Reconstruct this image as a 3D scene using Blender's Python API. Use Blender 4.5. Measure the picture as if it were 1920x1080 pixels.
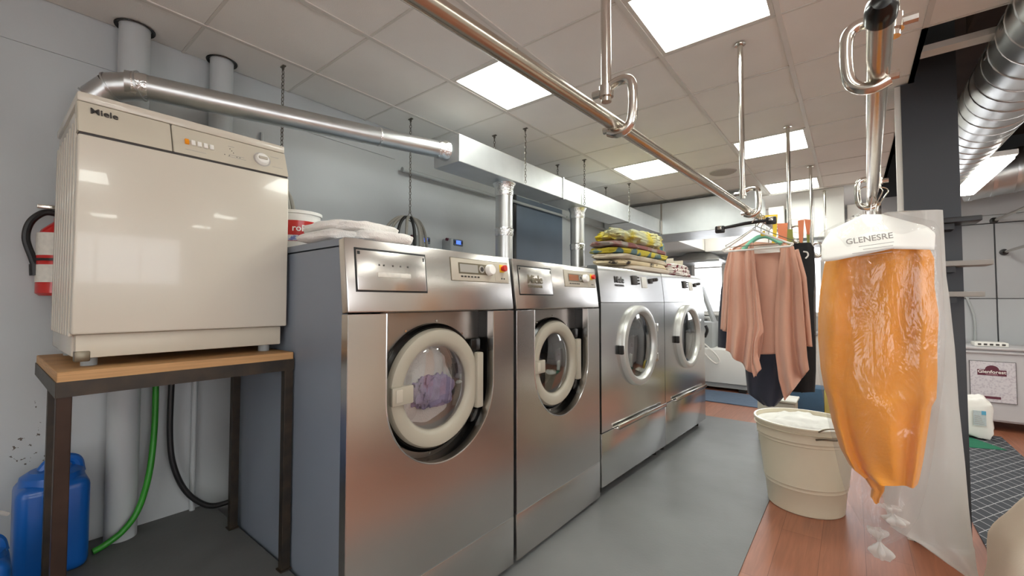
import bpy, bmesh, math, random
from mathutils import Vector, Matrix, noise
random.seed(7)
for o in list(bpy.data.objects): bpy.data.objects.remove(o)
scene = bpy.context.scene
COL = scene.collection
# ------------------------------------------------------------------ camera
FPX = 800.0                      # focal length in pixels of a 1920x1080 frame
PITCH = math.atan(26.0/FPX)
YAW = math.atan((1597-960)*math.cos(PITCH)/FPX)
CAM = Vector((0, 0, 1.34))
cam = bpy.data.cameras.new('camera'); cam_o = bpy.data.objects.new('camera', cam)
COL.objects.link(cam_o); cam_o.location = CAM
cam_o.rotation_euler = (math.pi/2+PITCH, 0, YAW)
cam.sensor_width = 36; cam.lens = 36*FPX/1920; cam.clip_start = .02
scene.camera = cam_o
# ------------------------------------------------------------------ world and exposure
scene.view_settings.view_transform = 'Standard'
scene.view_settings.look = 'None'
scene.view_settings.exposure = 0.42
scene.view_settings.gamma = 1.0
scene.view_settings.use_curve_mapping = False
wd = bpy.data.worlds.new('world'); scene.world = wd; wd.use_nodes = True
wd.node_tree.nodes['Background'].inputs[0].default_value = (1, 1, 1, 1)
wd.node_tree.nodes['Background'].inputs[1].default_value = 4.0
PANEL_E = 15.0                   # ceiling panel luminance
TUBE_E = 18.0

# ------------------------------------------------------------------ helpers
FW = Vector((-math.sin(YAW)*math.cos(PITCH), math.cos(YAW)*math.cos(PITCH), math.sin(PITCH)))
RT = Vector((math.cos(YAW), math.sin(YAW), 0)); UP = RT.cross(FW)
def at(x, y, ax, v):
    """metric point where the sight line of a photo pixel meets the plane ax = v"""
    d = FW+RT*((x-960)/FPX)+UP*((540-y)/FPX); i = 'XYZ'.index(ax)
    return CAM+d*((v-CAM[i])/d[i])
def lin(c):
    return tuple((v/12.92 if v <= .04045 else ((v+.055)/1.055)**2.4) for v in [k/255 for k in c])
MATS = {}
def mat(name, rgb, rough=.5, metal=0., var=.0, vscale=6., bump=0., bscale=80., stretch=None, rgb2=None, emit=0., trans=0., coat=0., spec=.5, sheen=0., ior=1.45, rvar=0., detail=3., contrast=(.3, .7)):
    if name in MATS: return MATS[name]
    m = bpy.data.materials.new(name); m.use_nodes = True
    nt = m.node_tree; N = nt.nodes; L = nt.links
    p = N['Principled BSDF']; c = lin(rgb)
    p.inputs['Base Color'].default_value = (*c, 1); p.inputs['Roughness'].default_value = rough
    p.inputs['Metallic'].default_value = metal; p.inputs['Specular IOR Level'].default_value = spec
    p.inputs['IOR'].default_value = ior
    p.inputs['Transmission Weight'].default_value = trans; p.inputs['Coat Weight'].default_value = coat
    p.inputs['Sheen Weight'].default_value = sheen
    tc = N.new('ShaderNodeTexCoord'); mp = N.new('ShaderNodeMapping'); L.new(tc.outputs['Object'], mp.inputs[0])
    if stretch: mp.inputs['Scale'].default_value = stretch
    if var or rgb2 or rvar:
        n = N.new('ShaderNodeTexNoise'); n.inputs['Scale'].default_value = vscale; n.inputs['Detail'].default_value = detail
        L.new(mp.outputs[0], n.inputs['Vector'])
        r = N.new('ShaderNodeMapRange'); r.inputs[1].default_value = contrast[0]; r.inputs[2].default_value = contrast[1]; L.new(n.outputs[0], r.inputs[0])
        if var or rgb2:
            mx = N.new('ShaderNodeMix'); mx.data_type = 'RGBA'
            c2 = lin(rgb2) if rgb2 else tuple(max(0, v*(1-var)) for v in c)
            mx.inputs[6].default_value = (*c, 1); mx.inputs[7].default_value = (*c2, 1)
            L.new(r.outputs[0], mx.inputs[0]); L.new(mx.outputs[2], p.inputs['Base Color'])
        if rvar:
            r2 = N.new('ShaderNodeMapRange'); r2.inputs[3].default_value = rough-rvar; r2.inputs[4].default_value = rough+rvar
            L.new(n.outputs[0], r2.inputs[0]); L.new(r2.outputs[0], p.inputs['Roughness'])
    if bump:
        n2 = N.new('ShaderNodeTexNoise'); n2.inputs['Scale'].default_value = bscale; n2.inputs['Detail'].default_value = 2
        L.new(mp.outputs[0], n2.inputs['Vector'])
        b = N.new('ShaderNodeBump'); b.inputs['Strength'].default_value = bump; b.inputs['Distance'].default_value = .01
        L.new(n2.outputs[0], b.inputs['Height']); L.new(b.outputs[0], p.inputs['Normal'])
    if emit:
        p.inputs['Emission Color'].default_value = (*c, 1); p.inputs['Emission Strength'].default_value = emit
    MATS[name] = m; return m

class B:
    """collects shapes into one mesh"""
    def __init__(s): s.bm = bmesh.new()
    def _xf(s, vs, M):
        if M is not None: bmesh.ops.transform(s.bm, matrix=M, verts=vs)
    def box(s, x0, x1, y0, y1, z0, z1, bev=0., seg=2, M=None):
        r = bmesh.ops.create_cube(s.bm, size=1)
        vs = r['verts']
        for v in vs:
            v.co = Vector(((x0+x1)/2+v.co.x*(x1-x0), (y0+y1)/2+v.co.y*(y1-y0), (z0+z1)/2+v.co.z*(z1-z0)))
        if bev:
            es = list({e for v in vs for e in v.link_edges})
            r2 = bmesh.ops.bevel(s.bm, geom=es, offset=bev, segments=seg, affect='EDGES', profile=.5)
            vs = list({v for f in r2['faces'] for v in f.verts} | {v for v in vs if v.is_valid})
        s._xf(vs, M); return s
    def prism(s, poly, ax, a0, a1, bev=0., M=None):
        """poly: 2-D points in the plane across axis ax (x: (y,z); y: (x,z); z: (x,y))"""
        def P(u, v, a):
            return {'x': Vector((a, u, v)), 'y': Vector((u, a, v)), 'z': Vector((u, v, a))}[ax]
        A = [s.bm.verts.new(P(u, v, a0)) for u, v in poly]; Z = [s.bm.verts.new(P(u, v, a1)) for u, v in poly]
        n = len(poly); fs = [s.bm.faces.new(A), s.bm.faces.new(Z[::-1])]
        for i in range(n): fs.append(s.bm.faces.new((A[i], Z[i], Z[(i+1) % n], A[(i+1) % n])))
        vs = A+Z
        if bev:
            es = [e for f in fs[:2] for e in f.edges]
            r2 = bmesh.ops.bevel(s.bm, geom=es, offset=bev, segments=2, affect='EDGES')
            vs = list({v for f in r2['faces'] for v in f.verts} | {v for v in vs if v.is_valid})
        s._xf(vs, M); return s
    def tube(s, pts, r, seg=10, closed=False, cap=True, M=None):
        pts = [Vector(p) for p in pts]; n = len(pts)
        rr = r if isinstance(r, (list, tuple)) else [r]*n
        rings = []; up = None
        for i, p in enumerate(pts):
            a = pts[(i-1) % n] if (i > 0 or closed) else p; b = pts[(i+1) % n] if (i < n-1 or closed) else p
            t = (b-a).normalized()
            if up is None: up = t.orthogonal().normalized()
            up = (up-t*up.dot(t))
            up = up.normalized() if up.length > 1e-5 else t.orthogonal().normalized()
            w = t.cross(up)
            rings.append([s.bm.verts.new(p+(up*math.cos(k*2*math.pi/seg)+w*math.sin(k*2*math.pi/seg))*rr[i]) for k in range(seg)])
        for i in range(n if closed else n-1):
            A, Bq = rings[i], rings[(i+1) % n]
            for k in range(seg): s.bm.faces.new((A[k], A[(k+1) % seg], Bq[(k+1) % seg], Bq[k]))
        if cap and not closed:
            s.bm.faces.new(rings[0][::-1]); s.bm.faces.new(rings[-1])
        s._xf([v for q in rings for v in q], M); return s
    def cyl(s, p0, p1, r, seg=20, r2=None, M=None):
        return s.tube([p0, p1], [r, r if r2 is None else r2], seg, M=M)
    def lathe(s, prof, c=(0, 0, 0), ax='z', seg=32, closed=False, sx=1., sy=1., M=None):
        """prof: (radius, height) pairs turned about ax through c"""
        rings = []; c = Vector(c)
        for r, h in prof:
            ring = []
            for k in range(seg):
                a = 2*math.pi*k/seg; u, v = r*math.cos(a)*sx, r*math.sin(a)*sy
                q = {'z': Vector((u, v, h)), 'x': Vector((h, u, v)), 'y': Vector((u, h, v))}[ax]
                ring.append(s.bm.verts.new(c+q))
            rings.append(ring)
        m = len(rings)
        for i in range(m if closed else m-1):
            A, Bq = rings[i], rings[(i+1) % m]
            for k in range(seg): s.bm.faces.new((A[k], A[(k+1) % seg], Bq[(k+1) % seg], Bq[k]))
        if not closed:
            for j, ring in ((0, rings[0]), (-1, rings[-1])):
                if prof[j][0] > 1e-6 and prof[j][0] < 1e-3: s.bm.faces.new(ring)
        s._xf([v for q in rings for v in q], M); return s
    def grid(s, fn, nu, nv, cu=False, cv=False):
        V = [[s.bm.verts.new(fn(i/(nu if cu else nu-1), j/(nv if cv else nv-1))) for j in range(nv)] for i in range(nu)]
        for i in range(nu if cu else nu-1):
            for j in range(nv if cv else nv-1):
                s.bm.faces.new((V[i][j], V[(i+1) % nu][j], V[(i+1) % nu][(j+1) % nv], V[i][(j+1) % nv]))
        return V
    def blob(s, c, sx, sy, sz, e=.35, amp=.1, freq=3., nu=28, nv=18, seed=0, M=None):
        """rounded slab with a crumpled surface; c is the bottom centre"""
        vs = []; pw = lambda v, k: math.copysign(abs(v)**k, v); c = Vector(c)
        top = s.bm.verts.new((0, 0, 1)); bot = s.bm.verts.new((0, 0, -1)); rows = []
        for j in range(1, nv):
            ph = -math.pi/2+math.pi*j/nv; row = []
            for i in range(nu):
                th = 2*math.pi*i/nu
                row.append(s.bm.verts.new((pw(math.cos(ph), e)*pw(math.cos(th), e), pw(math.cos(ph), e)*pw(math.sin(th), e), pw(math.sin(ph), e))))
            rows.append(row); vs += row
        vs += [top, bot]
        for v in vs:
            d = noise.noise(Vector((v.co.x*freq+seed*7.1, v.co.y*freq*sy/sx, v.co.z*freq*.8+seed)))
            d2 = noise.noise(Vector((v.co.x*freq*2.7, v.co.y*freq*2.7+seed*3.3, v.co.z*freq*2)))
            k = 1+amp*(d+.5*d2)
            v.co = c+Vector((v.co.x*sx/2*k, v.co.y*sy/2*k, max(0, sz/2+v.co.z*sz/2*(1+amp*1.6*(d+.5*d2)))))
        for j in range(len(rows)-1):
            for i in range(nu): s.bm.faces.new((rows[j][i], rows[j][(i+1) % nu], rows[j+1][(i+1) % nu], rows[j+1][i]))
        for i in range(nu):
            s.bm.faces.new((bot, rows[0][(i+1) % nu], rows[0][i])); s.bm.faces.new((top, rows[-1][i], rows[-1][(i+1) % nu]))
        s._xf(vs, M); return s
    def obj(s, name, m, parent=None, smooth=True, world=True, recenter=True, angle=.6, solid=0.):
        bmesh.ops.recalc_face_normals(s.bm, faces=s.bm.faces)
        off = Vector((0, 0, 0))
        if parent is not None and world:
            off = ORG.get(parent.name, Vector((0, 0, 0)))
        if parent is None and recenter:
            xs = [v.co for v in s.bm.verts]
            mn = Vector([min(c[i] for c in xs) for i in range(3)]); mx = Vector([max(c[i] for c in xs) for i in range(3)])
            off = Vector(((mn.x+mx.x)/2, (mn.y+mx.y)/2, mn.z))
        if off.length: bmesh.ops.translate(s.bm, verts=s.bm.verts, vec=-off)
        me = bpy.data.meshes.new(name); s.bm.to_mesh(me); s.bm.free()
        if m: me.materials.append(m if not isinstance(m, str) else MATS[m])
        if smooth:
            me.polygons.foreach_set('use_smooth', [True]*len(me.polygons))
            me.set_sharp_from_angle(angle=angle)
        o = bpy.data.objects.new(name, me); COL.objects.link(o)
        if parent is None:
            if recenter: o.location = off
            ORG[o.name] = off.copy()
        else:
            o.parent = parent; ORG[o.name] = ORG.get(parent.name, Vector((0, 0, 0))).copy() if world else Vector((0, 0, 0))
        if solid:
            md = o.modifiers.new('thickness', 'SOLIDIFY'); md.thickness = solid; md.offset = 0
        return o
ORG = {}
def tag(o, label, cat, group=None):
    o['label'] = label; o['category'] = cat
    if group: o['group'] = group
    return o
def struct(o): o['kind'] = 'structure'; return o
def thing(name, label, cat, loc=(0, 0, 0), rz=0., group=None):
    o = bpy.data.objects.new(name, None); COL.objects.link(o); o.empty_display_size = .1
    o.location = loc; o.rotation_euler = (0, 0, rz); ORG[o.name] = Vector(loc)
    return tag(o, label, cat, group)
def text(name, s, size, M, m, parent, world=False, ext=.0008, bend=None):
    """flat lettering as a mesh; M maps text space (x right, y up, z out)"""
    cu = bpy.data.curves.new('t', 'FONT'); cu.body = s; cu.size = size; cu.extrude = ext; cu.resolution_u = 3
    cu.align_x = 'CENTER'; cu.align_y = 'CENTER'; cu.offset = size*.012
    to = bpy.data.objects.new('t', cu); COL.objects.link(to); bpy.context.view_layer.update()
    me = bpy.data.meshes.new_from_object(to.evaluated_get(bpy.context.evaluated_depsgraph_get()))
    bpy.data.objects.remove(to); bpy.data.curves.remove(cu)
    if bend:
        for v in me.vertices:
            a = v.co.x/bend; v.co = Vector((math.sin(a)*(bend+v.co.z), v.co.y, math.cos(a)*(bend+v.co.z)-bend))
    me.transform(M)
    if world: me.transform(Matrix.Translation(-ORG.get(parent.name, Vector())))
    me.materials.clear(); me.materials.append(m)
    o = bpy.data.objects.new(name, me); COL.objects.link(o); o.parent = parent; return o
def face_x(loc):                 # lettering on a face that looks towards +X, reading along +Y
    return Matrix.Translation(loc) @ Matrix(((0, 0, 1, 0), (1, 0, 0, 0), (0, 1, 0, 0), (0, 0, 0, 1)))
def face_my(loc):                # on a face that looks towards -Y, reading along +X
    return Matrix.Translation(loc) @ Matrix(((1, 0, 0, 0), (0, 0, -1, 0), (0, 1, 0, 0), (0, 0, 0, 1)))
def spline(P, n=8):
    P = [Vector(p) for p in P]; Q = [P[0]*2-P[1]]+P+[P[-1]*2-P[-2]]; out = []
    for i in range(1, len(Q)-2):
        a, b, c, d = Q[i-1:i+3]
        for k in range(n):
            t = k/n
            out.append(.5*((2*b)+(c-a)*t+(2*a-5*b+4*c-d)*t*t+(3*b-a-3*c+d)*t**3))
    return out+[P[-1]]
def copy_tree(o, parent=None):
    c = o.copy(); COL.objects.link(c); c.parent = parent
    for ch in o.children: copy_tree(ch, c)
    return c

# ------------------------------------------------------------------ materials
mat('wall_grey', (188, 192, 193), .42, var=.10, vscale=1.6, bump=.08, bscale=30)
mat('wall_warm', (216, 213, 206), .7, var=.08, vscale=1.2)
mat('wall_panel', (172, 174, 176), .6, var=.06, vscale=2)
mat('ceiling_white', (234, 231, 225), .85, var=.05, vscale=3, bump=.12, bscale=260)
mat('grid_white', (212, 208, 200), .5, var=.03)
mat('light_panel', (250, 255, 247), .5, emit=PANEL_E)
mat('tube_light', (255, 252, 244), .5, emit=TUBE_E)
mat('mat_grey', (116, 117, 117), .42, var=.14, vscale=2.2, rvar=.08, bump=.05, bscale=60)
mat('platform_grey', (104, 105, 104), .6, var=.2, vscale=3, bump=.1, bscale=40)
mat('attic', (52, 38, 30), .9, var=.4, vscale=4)
mat('steel', (206, 202, 198), .26, 1., rvar=.015, vscale=12, stretch=(1, .15, 3))
mat('steel_dark', (164, 157, 150), .3, 1., rvar=.02, vscale=12, stretch=(1, .2, 3))
mat('steel_bright', (218, 218, 217), .2, 1., rvar=.015, vscale=12, stretch=(1, .15, 3))
mat('side_blue', (126, 134, 146), .34, 0., var=.12, vscale=2, spec=.6)
mat('chrome', (214, 210, 202), .16, 1., rvar=.06, vscale=20)
mat('rail_steel', (190, 182, 170), .24, 1., rvar=.06, vscale=14)
mat('galv', (206, 207, 206), .34, 1., var=.10, vscale=9, rvar=.08, bump=.03, bscale=14)
mat('galv_box', (214, 217, 218), .42, .85, var=.08, vscale=8, rvar=.05)
mat('foil', (226, 226, 224), .22, 1., bump=.5, bscale=90)
mat('white_metal', (232, 231, 226), .4, 0., var=.04, vscale=3)
mat('enamel', (206, 199, 185), .22, 0., var=.03, vscale=2, spec=.5, coat=.3)
mat('enamel_panel', (200, 192, 175), .4, 0., var=.05, vscale=8)
mat('ring_grey', (170, 163, 147), .38, 0., var=.03, vscale=6)
mat('panel_beige', (186, 178, 162), .5, 0., var=.03)
mat('ring_silver', (206, 206, 202), .36, .55, var=.03)
mat('rubber', (26, 25, 24), .5, 0., var=.2, vscale=10)
mat('gloss_black', (14, 13, 13), .22)
mat('black_plastic', (34, 33, 34), .4, var=.2, vscale=20)
mat('black_steel', (44, 41, 38), .45, .4, var=.3, vscale=18, rgb2=(66, 56, 46))
mat('rust_steel', (58, 40, 30), .5, .4, var=.4, vscale=12)
mat('ply', (196, 150, 100), .55, var=.3, vscale=18, stretch=(.6, .2, 14))
mat('display_grey', (160, 156, 148), .25)
mat('display_amber', (150, 84, 40), .25)
mat('display_blue', (70, 110, 235), .3, emit=1.2)
mat('dark_ink', (62, 58, 56), .6)
mat('grey_ink', (176, 172, 168), .6)
mat('white_plastic', (236, 234, 228), .38, var=.02)
mat('grey_plastic', (168, 172, 172), .45, var=.05)
mat('red_plastic', (200, 40, 26), .3, var=.1)
mat('yellow_plastic', (232, 190, 50), .4)
mat('orange_plastic', (240, 150, 30), .35, var=.1)
mat('red_paint', (196, 30, 26), .3, coat=.4, var=.06)
mat('label_white', (224, 220, 210), .6, var=.14, vscale=60)
mat('blue_can', (16, 92, 176), .32, var=.15, vscale=4, trans=0., coat=.2)
mat('green_hose', (52, 148, 44), .35, var=.12, vscale=8)
mat('grey_cable', (146, 142, 132), .5, var=.12, vscale=10)
mat('rail_plastic', (230, 228, 222), .3)
mat('panel_dark', (92, 106, 122), .45, var=.12, vscale=3)
mat('towel_white', (238, 234, 228), .95, var=.05, vscale=20, bump=.5, bscale=220, sheen=.3)
mat('cloth_yellow', (206, 186, 44), .8, rgb2=(186, 186, 150), vscale=5, bump=.2, bscale=300, sheen=.1, contrast=(.42, .58))
mat('cloth_taupe', (150, 142, 134), .9, rgb2=(132, 84, 80), vscale=9, bump=.2, bscale=300, contrast=(.42, .56))
mat('cloth_blue', (84, 112, 120), .9, rgb2=(196, 180, 62), vscale=7, bump=.2, bscale=300, contrast=(.48, .54))
mat('cloth_sand', (176, 160, 140), .9, rgb2=(206, 196, 176), vscale=10, bump=.2, bscale=300)
mat('cloth_dark', (60, 50, 50), .9, rgb2=(220, 204, 170), vscale=11, bump=.2, bscale=300, contrast=(.38, .46))
mat('cloth_cream', (214, 202, 186), .9, var=.06, vscale=9, bump=.2, bscale=300)
mat('cloth_red', (128, 48, 60), .9, rgb2=(232, 224, 218), vscale=3.4, stretch=(1, 6, 9), bump=.2, bscale=300, contrast=(.44, .5))
mat('knit_brown', (208, 160, 138), .85, var=.10, vscale=4, bump=.12, bscale=500, sheen=.25)
mat('navy', (36, 40, 54), .8, var=.2, vscale=6, sheen=.2)
mat('black_cloth', (24, 23, 26), .8, var=.2, vscale=6, sheen=.2)
mat('orange_cloth', (228, 146, 20), .7, var=.12, vscale=5, bump=.15, bscale=90, sheen=.2)
mat('paper_white', (240, 238, 232), .7, var=.03)
mat('tag_yellow', (232, 196, 60), .7); mat('tag_orange', (232, 140, 100), .7, var=.1, vscale=14); mat('tag_green', (146, 150, 76), .7, var=.1)
mat('mint', (128, 200, 172), .35)
mat('cream_tin', (222, 212, 188), .34, var=.05, vscale=4, coat=.2)
mat('tin_dark', (120, 112, 96), .35, .8)
mat('bin_grey', (186, 182, 168), .4, var=.05)
mat('canvas', (226, 216, 198), .9, var=.05, vscale=6, bump=.2, bscale=220)
mat('blue_carpet', (98, 114, 136), .95, var=.12, vscale=12, bump=.4, bscale=200)
mat('blue_box', (62, 92, 118), .8, var=.14, vscale=10)
mat('yellow_box', (196, 178, 74), .7, var=.1)
mat('green_mat', (34, 112, 84), .9, var=.1, vscale=10)
mat('column_dark', (58, 60, 64), .5, var=.12, vscale=2)
mat('wood_board', (146, 140, 134), .5, var=.1)
mat('cart_grey', (190, 188, 190), .75, var=.05, vscale=4)
mat('cart_label', (206, 202, 206), .7, rgb2=(188, 182, 190), vscale=60, contrast=(.5, .6))
mat('maroon', (96, 44, 60), .7)
mat('film_print', (92, 168, 200), .6)
mat('lilac', (158, 142, 174), .9, var=.25, vscale=9, bump=.3, bscale=200)
mat('wet_white', (214, 208, 204), .8, var=.12, vscale=9, bump=.3, bscale=160)
mat('kraft', (206, 196, 178), .8, var=.05)
mat('bottle_red', (150, 40, 50), .35); mat('bottle_yellow', (240, 170, 40), .35)
mat('steel_link', (110, 106, 98), .4, .9)
def glass_mat(name, tint=(1, 1, 1), gloss=.12, rough=.02):
    m = bpy.data.materials.new(name); m.use_nodes = True; nt = m.node_tree; N = nt.nodes; L = nt.links
    N.remove(N['Principled BSDF']); t = N.new('ShaderNodeBsdfTransparent'); t.inputs[0].default_value = (*tint, 1)
    g = N.new('ShaderNodeBsdfGlossy'); g.inputs['Roughness'].default_value = rough
    lw = N.new('ShaderNodeLayerWeight'); lw.inputs[0].default_value = .35
    r = N.new('ShaderNodeMapRange'); r.inputs[3].default_value = gloss; r.inputs[4].default_value = min(1, gloss+.55)
    L.new(lw.outputs['Facing'], r.inputs[0])
    mx = N.new('ShaderNodeMixShader'); L.new(r.outputs[0], mx.inputs[0]); L.new(t.outputs[0], mx.inputs[1]); L.new(g.outputs[0], mx.inputs[2])
    L.new(mx.outputs[0], N['Material Output'].inputs[0]); MATS[name] = m; return m
glass_mat('glass', (.86, .88, .88), .10); glass_mat('window_glass', (.97, .98, 1), .04)
def film_mat(name, body, gloss_r=.18, haze=.2):
    """clear plastic film: mostly see-through, a little milky, wrinkled sparkle"""
    m = bpy.data.materials.new(name); m.use_nodes = True; nt = m.node_tree; N = nt.nodes; L = nt.links
    N.remove(N['Principled BSDF']); t = N.new('ShaderNodeBsdfTransparent'); t.inputs[0].default_value = (.97, .97, .97, 1)
    d = N.new('ShaderNodeBsdfDiffuse'); d.inputs[0].default_value = (*lin(body), 1)
    tl = N.new('ShaderNodeBsdfTranslucent'); tl.inputs[0].default_value = (*lin(body), 1)
    ad = N.new('ShaderNodeMixShader'); ad.inputs[0].default_value = .45; L.new(d.outputs[0], ad.inputs[1]); L.new(tl.outputs[0], ad.inputs[2])
    g = N.new('ShaderNodeBsdfGlossy'); g.inputs['Roughness'].default_value = gloss_r
    tc = N.new('ShaderNodeTexCoord'); mp = N.new('ShaderNodeMapping'); mp.inputs['Scale'].default_value = (1, 1, .35); L.new(tc.outputs['Object'], mp.inputs[0])
    n = N.new('ShaderNodeTexNoise'); n.inputs['Scale'].default_value = 16; n.inputs['Detail'].default_value = 4; n.inputs['Distortion'].default_value = .6
    L.new(mp.outputs[0], n.inputs['Vector'])
    b = N.new('ShaderNodeBump'); b.inputs['Strength'].default_value = .55; b.inputs['Distance'].default_value = .04
    L.new(n.outputs[0], b.inputs['Height']); L.new(b.outputs[0], g.inputs['Normal'])
    m1 = N.new('ShaderNodeMixShader'); m1.inputs[0].default_value = haze; L.new(t.outputs[0], m1.inputs[1]); L.new(ad.outputs[0], m1.inputs[2])
    m2 = N.new('ShaderNodeMixShader'); m2.inputs[0].default_value = .055; L.new(m1.outputs[0], m2.inputs[1]); L.new(g.outputs[0], m2.inputs[2])
    L.new(m2.outputs[0], N['Material Output'].inputs[0]); MATS[name] = m; return m
film_mat('film_clear', (240, 240, 240), .11, .06); film_mat('film_frost', (226, 224, 220), .3, .62)
def wood_floor_mat():
    m = bpy.data.materials.new('laminate'); m.use_nodes = True; nt = m.node_tree; N = nt.nodes; L = nt.links; p = N['Principled BSDF']
    tc = N.new('ShaderNodeTexCoord'); mp = N.new('ShaderNodeMapping'); mp.inputs['Rotation'].default_value = (0, 0, math.pi/2); L.new(tc.outputs['Object'], mp.inputs[0])
    br = N.new('ShaderNodeTexBrick'); br.inputs['Scale'].default_value = 1; br.inputs['Brick Width'].default_value = 1.2; br.inputs['Row Height'].default_value = .19
    br.inputs['Mortar Size'].default_value = .0012; br.inputs['Color1'].default_value = (*lin((164, 106, 80)), 1); br.inputs['Color2'].default_value = (*lin((148, 92, 68)), 1); br.inputs['Mortar'].default_value = (*lin((110, 62, 44)), 1)
    L.new(mp.outputs[0], br.inputs['Vector'])
    m2 = N.new('ShaderNodeMapping'); m2.inputs['Scale'].default_value = (22, 1.4, 1); L.new(tc.outputs['Object'], m2.inputs[0])
    n = N.new('ShaderNodeTexNoise'); n.inputs['Scale'].default_value = 2.4; n.inputs['Detail'].default_value = 5; n.inputs['Distortion'].default_value = .8; L.new(m2.outputs[0], n.inputs['Vector'])
    r = N.new('ShaderNodeMapRange'); r.inputs[1].default_value = .3; r.inputs[2].default_value = .75; r.inputs[3].default_value = .82; r.inputs[4].default_value = 1.1; L.new(n.outputs[0], r.inputs[0])
    mx = N.new('ShaderNodeVectorMath'); mx.operation = 'SCALE'; L.new(br.outputs[0], mx.inputs[0]); L.new(r.outputs[0], mx.inputs['Scale'])
    L.new(mx.outputs[0], p.inputs['Base Color']); p.inputs['Roughness'].default_value = .36; MATS['laminate'] = m
wood_floor_mat()
def runner_mat():
    m = bpy.data.materials.new('runner'); m.use_nodes = True; nt = m.node_tree; N = nt.nodes; L = nt.links; p = N['Principled BSDF']
    tc = N.new('ShaderNodeTexCoord'); sp = N.new('ShaderNodeSeparateXYZ'); L.new(tc.outputs['Object'], sp.inputs[0])
    def mth(op, a, b=None):
        k = N.new('ShaderNodeMath'); k.operation = op
        for i, v in enumerate((a, b)):
            if v is None: continue
            if isinstance(v, (int, float)): k.inputs[i].default_value = v
            else: L.new(v, k.inputs[i])
        return k.outputs[0]
    u = mth('MULTIPLY', sp.outputs[0], 1/.085); v = mth('MULTIPLY', sp.outputs[1], 1/.15)
    lines = []
    for q in (mth('ADD', u, v), mth('SUBTRACT', u, v)):
        f = mth('FRACT', q); f = mth('ABSOLUTE', mth('SUBTRACT', f, .5)); lines.append(mth('LESS_THAN', f, .028))
    a = mth('MAXIMUM', *lines)
    mx = N.new('ShaderNodeMix'); mx.data_type = 'RGBA'; L.new(a, mx.inputs[0]); mx.inputs[6].default_value = (*lin((58, 60, 66)), 1); mx.inputs[7].default_value = (*lin((176, 176, 178)), 1)
    L.new(mx.outputs[2], p.inputs['Base Color']); p.inputs['Roughness'].default_value = .9; MATS['runner'] = m
runner_mat()

# ------------------------------------------------------------------ the room
XW, CZ = -2.62, 2.60             # left wall plane, ceiling height
XR, YN, YF = 4.2, -3.2, 8.0
struct(B().box(XW, XR, YN, YF, -.06, 0).obj('floor', MATS['laminate'], smooth=False))
struct(B().box(-2.3, -.462, -1.6, 5.38, 0, .006).obj('floor_aisle', MATS['mat_grey'], smooth=False))
struct(B().box(XW, -1.40, -1.6, .783, .0, .30).obj('floor_platform', MATS['platform_grey'], smooth=False))
def scuffed(src):
    """the wall paint with chipped specks low on the wall"""
    m = MATS[src].copy(); m.name = src+'_scuffed'; N = m.node_tree.nodes; L = m.node_tree.links; p = N['Principled BSDF']
    old = p.inputs['Base Color'].links[0].from_socket
    tc = N.new('ShaderNodeTexCoord'); a = N.new('ShaderNodeTexNoise'); a.inputs['Scale'].default_value = 60; a.inputs['Detail'].default_value = 3; L.new(tc.outputs['Object'], a.inputs['Vector'])
    c = N.new('ShaderNodeTexNoise'); c.inputs['Scale'].default_value = 2.3; L.new(tc.outputs['Object'], c.inputs['Vector'])
    sp = N.new('ShaderNodeSeparateXYZ'); L.new(tc.outputs['Object'], sp.inputs[0])
    def mth(op, x, y):
        k = N.new('ShaderNodeMath'); k.operation = op
        for i, v in enumerate((x, y)):
            if isinstance(v, (int, float)): k.inputs[i].default_value = v
            else: L.new(v, k.inputs[i])
        return k.outputs[0]
    f = mth('MULTIPLY', mth('GREATER_THAN', a.outputs[0], .64), mth('MULTIPLY', mth('MULTIPLY', mth('LESS_THAN', sp.outputs[2], .95), mth('LESS_THAN', sp.outputs[1], -2.16)), mth('GREATER_THAN', c.outputs[0], .44)))
    mx = N.new('ShaderNodeMix'); mx.data_type = 'RGBA'; L.new(f, mx.inputs[0]); L.new(old, mx.inputs[6]); mx.inputs[7].default_value = (*lin((88, 80, 70)), 1)
    L.new(mx.outputs[2], p.inputs['Base Color']); return m
wl = struct(B().box(XW-.1, XW, YN, YF, 0, 3.3).obj('wall_left', scuffed('wall_grey'), smooth=False))
# seam line and skirting on the left wall
B().box(XW, XW+.006, YN, 1.9, 2.392, 2.404).obj('seam_strip', MATS['wall_grey'], wl)
def fill_window(name, ax, c, a0, a1, z0, z1, n):
    """added window that lets in light, in the plane ax = c: frame, mullions and panes"""
    bx = (lambda p, q, r, t, d0, d1: B().box(c+d0, c+d1, p, q, r, t)) if ax == 'x' else (lambda p, q, r, t, d0, d1: B().box(p, q, c+d0, c+d1, r, t))
    b = bx(a0-.03, a1+.03, z0-.04, z0+.02, -.03, .08)
    w = struct(b.obj(name, MATS['white_metal'], smooth=False))
    bx(a0-.03, a1+.03, z1-.02, z1+.04, -.03, .08).obj('head_frame', MATS['white_metal'], w, smooth=False)
    for i in range(n+1):
        p = a0+(a1-a0)*i/n; bx(p-.025, p+.025, z0, z1, -.02, .07).obj('mullion', MATS['white_metal'], w, smooth=False)
        if i < n: bx(p+.02, p+(a1-a0)/n-.02, z0+.01, z1-.01, .02, .026).obj('pane', MATS['window_glass'], w, smooth=False)
struct(B().box(XR, XR+.1, YN, -1.4, 0, 3.3).box(XR, XR+.1, 1.6, YF, 0, 3.3).box(XR, XR+.1, -1.4, 1.6, 0, .8).box(XR, XR+.1, -1.4, 1.6, 2.3, 3.3).obj('wall_right', MATS['wall_warm'], smooth=False))
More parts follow.
